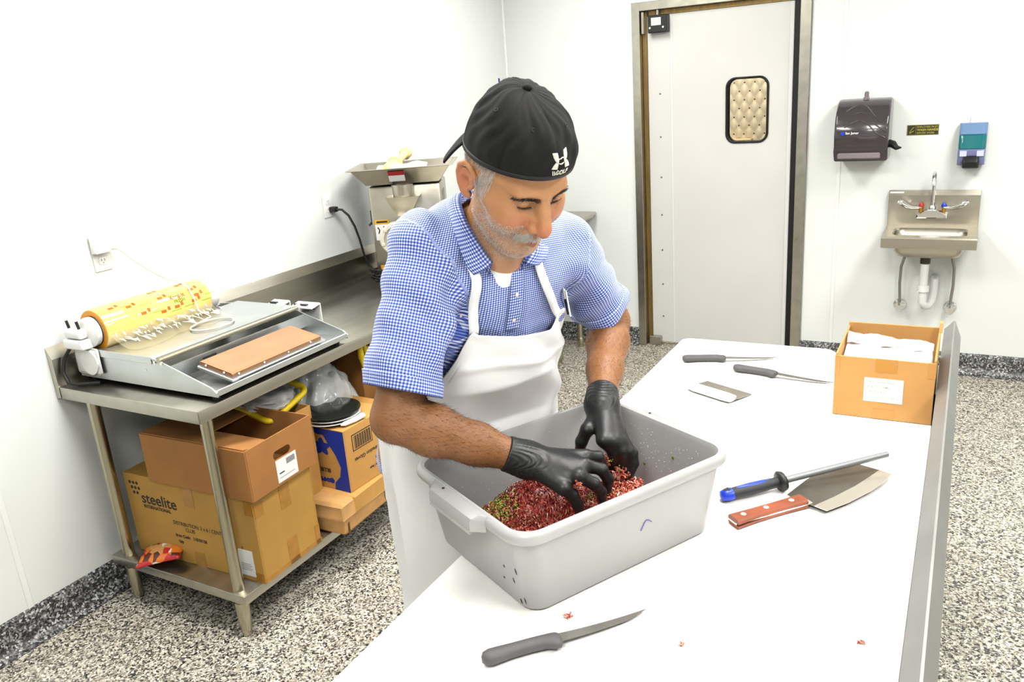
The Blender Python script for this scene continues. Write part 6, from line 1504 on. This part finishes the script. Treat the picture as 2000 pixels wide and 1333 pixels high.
apron_strap([(-.8215, 1.2880, 1.290), (-.8161, 1.2836, 1.3269), (-.8063, 1.2747, 1.3606), (-.7958, 1.2648, 1.3938), (-.7945, 1.2660, 1.4195), (-.800, 1.262, 1.447)], .0098)
apron_strap([(-.7370, 1.4800, 1.286), (-.7295, 1.4531, 1.3127), (-.7206, 1.4120, 1.3561), (-.7207, 1.3935, 1.3867), (-.7233, 1.3840, 1.4147), (-.722, 1.385, 1.44)], .0098)
# ---------------------------------------------------------------- trousers and shoes
def leg_sdf(P):
    d = ell(P, PEL - UP * .04, (.130, .110, .12), np.stack([LF, FW, UP], 1))
    for h in (RHIP, LHIP):
        kn = h + np.array([0, 0, -.44]) + FW * .02; an = np.array([h[0], h[1], .06]) - FW * .02
        d = smin(d, chain(P, [h, kn, an], [.074, .064, .060], .03), .03)
    return smax(smax(d, .05 - P[:, 2], .004), P[:, 2] - 1.02, .01)
V, Q = nets(leg_sdf, (np.arange(-1.30, -.84, .010), np.arange(1.27, 1.76, .010), np.arange(.03, 1.06, .010)))
np_mesh('trousers', behind_tub(V, .014), Q, mat('dark_trousers', (36, 38, 46), .8), PSN)
for h in (RHIP, LHIP):
    c = np.array([h[0], h[1], 0]) + FW * .05
    def shoe(P, c=c):
        d = smin(ell(P, c + FW * .05 + UP * .035, (.05, .10, .05), np.stack([LF, FW, UP], 1)), seg(P, c - FW * .075 + UP * .06, c - FW * .06 + UP * .10, .044, .042), .05)
        return smax(smin(d, ell(P, c - FW * .06 + UP * .03, (.042, .06, .045), np.stack([LF, FW, UP], 1)), .03), .002 - P[:, 2], .004)
    V, Q = nets(shoe, (np.arange(c[0] - .2, c[0] + .2, .007), np.arange(c[1] - .2, c[1] + .2, .007), np.arange(-.01, .16, .007)))
    np_mesh('shoe', V, Q, BLACK, PSN)

# ---------------------------------------------------------------- cap worn backwards
CAPM = D.materials.new('black_cap_cloth'); CAPM.use_nodes = True
_n = CAPM.node_tree; _N = _n.nodes; _L = _n.links; _p = _N['Principled BSDF']; _p.inputs['Roughness'].default_value = .9; _p.inputs['Specular IOR Level'].default_value = .2
_at = _N.new('ShaderNodeAttribute'); _at.attribute_name = 'cu'; _sn = _N.new('ShaderNodeMath'); _sn.operation = 'SINE'; _ml = _N.new('ShaderNodeMath'); _ml.operation = 'MULTIPLY'; _ml.inputs[1].default_value = 5200; _L.new(_at.outputs['Fac'], _ml.inputs[0]); _L.new(_ml.outputs[0], _sn.inputs[0])
_mr = _N.new('ShaderNodeMapRange'); _mr.inputs[1].default_value = -1; _L.new(_sn.outputs[0], _mr.inputs[0]); _tc = _N.new('ShaderNodeTexCoord'); _z = _N.new('ShaderNodeTexNoise'); _z.inputs['Scale'].default_value = 60; _z.inputs['Detail'].default_value = 6; _L.new(_tc.outputs['Object'], _z.inputs['Vector']); _av = _N.new('ShaderNodeMath'); _av.operation = 'MULTIPLY'; _L.new(_mr.outputs[0], _av.inputs[0]); _L.new(_z.outputs['Fac'], _av.inputs[1])
_r = _N.new('ShaderNodeValToRGB'); _r.color_ramp.elements[0].color = lin((20, 20, 20)); _r.color_ramp.elements[1].color = lin((44, 44, 44)); _L.new(_av.outputs[0], _r.inputs[0]); _L.new(_r.outputs[0], _p.inputs['Base Color'])
_b = _N.new('ShaderNodeBump'); _b.inputs['Strength'].default_value = .25; _b.inputs['Distance'].default_value = .001; _L.new(_mr.outputs[0], _b.inputs['Height']); _L.new(_b.outputs[0], _p.inputs['Normal'])
def cap_pt(th, t, off=0.0):
    """th: 0 at the face; t: 0 rim .. 1 top; head units"""
    zr = .058 + .031 * np.cos(th); ap_ = np.array([0, -.030, .163]); k = np.cos(t * PI / 2) ** .72; hgt = np.sin(t * PI / 2) ** 1.12
    bulge = 1 + .03 * np.sin(PI * np.clip(t * 1.5, 0, 1))
    x = np.sin(th) * (.0835 * bulge + off) * k; y = (-.008 + np.cos(th) * (.1045 * bulge + off)) * k + ap_[1] * (1 - k); z = zr + (ap_[2] + off - zr) * hgt
    wr = .0018 * np.sin(9 * th + 6 * t) * np.sin(PI * t) + .0012 * np.sin(21 * th + 3 * np.sin(8 * t)) * np.sin(PI * t)
    sm = -.0016 * np.exp(-((((th + PI / 6) % (PI / 3)) - PI / 6) / .022) ** 2) * (t > .04)
    return np.array([x * (1 + (wr + sm) / .09), y + (wr + sm) * np.cos(th), z + (wr + sm) * .5])
nt_, nh_ = 145, 40
thv = np.linspace(-PI, PI, nt_); tv = np.linspace(0, .985, nh_)
CG = np.array([[from_head(cap_pt(th, t)) for th in thv] for t in tv]); uvc = np.array([[(th * .095 * max(.15, math.cos(t * PI / 2)) + .5, t) for th in thv] for t in tv])
cap = check_sheet('cap', CG, uvc, CAPM, .0025)
rimg = np.array([[from_head(cap_pt(th, 0, .0012) + np.array([0, 0, dz])) for th in thv] for dz in (-.004, .0, .004)]); check_sheet('sweatband_edge', rimg, None, RUBBER, .002)
bp_ = from_head(cap_pt(0, .985)); put('cap_button', B().sph(tuple(from_head((0, -.030, .1645))), .0085, (1, 1, .75), 14, 8), CAPM, PSN, smooth=180)
for th in (-PI / 6 * 1, PI / 6, -PI / 2, PI / 2, -5 * PI / 6, 5 * PI / 6):
    c = from_head(cap_pt(th, .60, .0012)); n_ = nrm(from_head(cap_pt(th, .60, .01)) - from_head(cap_pt(th, .60, .0)))
    put('eyelet', B().lathe([(.0016, 0), (.0034, 0), (.0036, .0008), (.0016, .0008)], tuple(c), tuple(n_), 14), RUBBER, PSN)
br = []
for s_ in np.linspace(-1, 1, 33):
    th = PI + s_ * math.radians(60); base = cap_pt(th, .02); row = []
    dirb = nrm(np.array([0, -.45, -.89]) * (1 - s_ * s_) + np.array([-math.copysign(.48, s_) * -1 if False else (-.48 if math.sin(th) < 0 else .48), -.16, -.86]) * s_ * s_)
    for t in np.linspace(0, 1, 9): row.append(from_head(base + dirb * t * .060 * (1 - .12 * abs(s_) ** 3) + np.array([0, 0, .004 * math.sin(PI * t)])))
    br.append(row)
check_sheet('cap_brim', np.array(br), None, CAPM, .0035)
# embroidered emblem and lettering
EMB = mat('embroidery_cream', (222, 220, 204), .6, bump=.4, bscale=900)
def on_cap(px, pz, off=.0016):
    """flat emblem coordinates (metres) wrapped on the cap front"""
    th = .06 + px / .098; tz_ = pz
    lo_, hi_ = 0., .9
    for _ in range(24):
        m_ = (lo_ + hi_) / 2
        if cap_pt(th, m_)[2] < tz_: lo_ = m_
        else: hi_ = m_
    return from_head(cap_pt(th, lo_, off))
def emblem(pts_top, name='emblem'):
    """ribbon: list of (x, z, halfwidth-vector) pairs"""
    G = np.array([[on_cap(*p) for p in row] for row in pts_top]); check_sheet(name, G, None, EMB, .0012)
zc_ = .1165
for sg in (1, -1):          # two interlocking arcs, one opening up and one opening down
    rows = []
    cl_ = np.array([(-.0112, .0112), (-.0106, .0088), (-.0098, .0052), (-.0080, .0005), (-.0050, -.0032), (0, -.0044), (.0050, -.0032), (.0080, .0005), (.0098, .0052), (.0106, .0088), (.0112, .0112)]); hw_ = np.array([.0042, .0040, .0036, .0026, .0012, .0009, .0012, .0026, .0036, .0040, .0042])
    tt_ = np.linspace(0, 10, 41); cx_ = np.interp(tt_, range(11), cl_[:, 0]); cz_ = np.interp(tt_, range(11), cl_[:, 1]); w__ = np.interp(tt_, range(11), hw_)
    for x, z, w_, t in zip(cx_, cz_, w__, tt_):
        k = min(1, abs(t - 5) / 2.2); nx_, nz_ = (k * (1 if t > 5 else -1), (1 - k))
        rows.append([(1.3 * (x - nx_ * w_), zc_ + sg * (z - nz_ * w_)), (1.3 * (x + nx_ * w_), zc_ + sg * (z + nz_ * w_))])
    emblem(rows)
lt = text('\\\\GOLF', .0108, Matrix.Identity(4), EMB, None, 'cap_lettering', ext=.0002, bold=.0003, align='CENTER', sx=1.05)
for v in lt.data.vertices: v.co = Vector(on_cap(v.co.x, .0945 + v.co.y, .0016 + v.co.z * 2))
attach(lt, PSN)
# ---------------------------------------------------------------- pen in the breast pocket
pc = on_cloth(np.array([(-.7385, 1.520, 1.300)]), .007)[0]
pn_ = thing('ballpoint_pen', 'silver and black pen clipped in the breast pocket of the checked shirt', 'pen', tuple(pc))
up_ = nrm(UP * .95 + LF * -.05 + FW * -.2)
put('barrel', B().cyl(tuple(pc - up_ * .03), tuple(pc + up_ * .018), .0042, 12), BLACK, pn_, smooth=40)
put('pen_cap', B().cyl(tuple(pc + up_ * .004), tuple(pc + up_ * .026), .0046, 12).cyl(tuple(pc + up_ * .026), tuple(pc + up_ * .034), .0022, 10), CHROME, pn_, smooth=40)
put('clip', B().box(-.0016, .0016, -.0008, .0008, -.034, .0).M and B(frame(tuple(pc + FW * .006), tuple(LF), tuple(up_))).box(-.0018, .0018, -.034, .022, -.0006, .0008), CHROME, pn_)
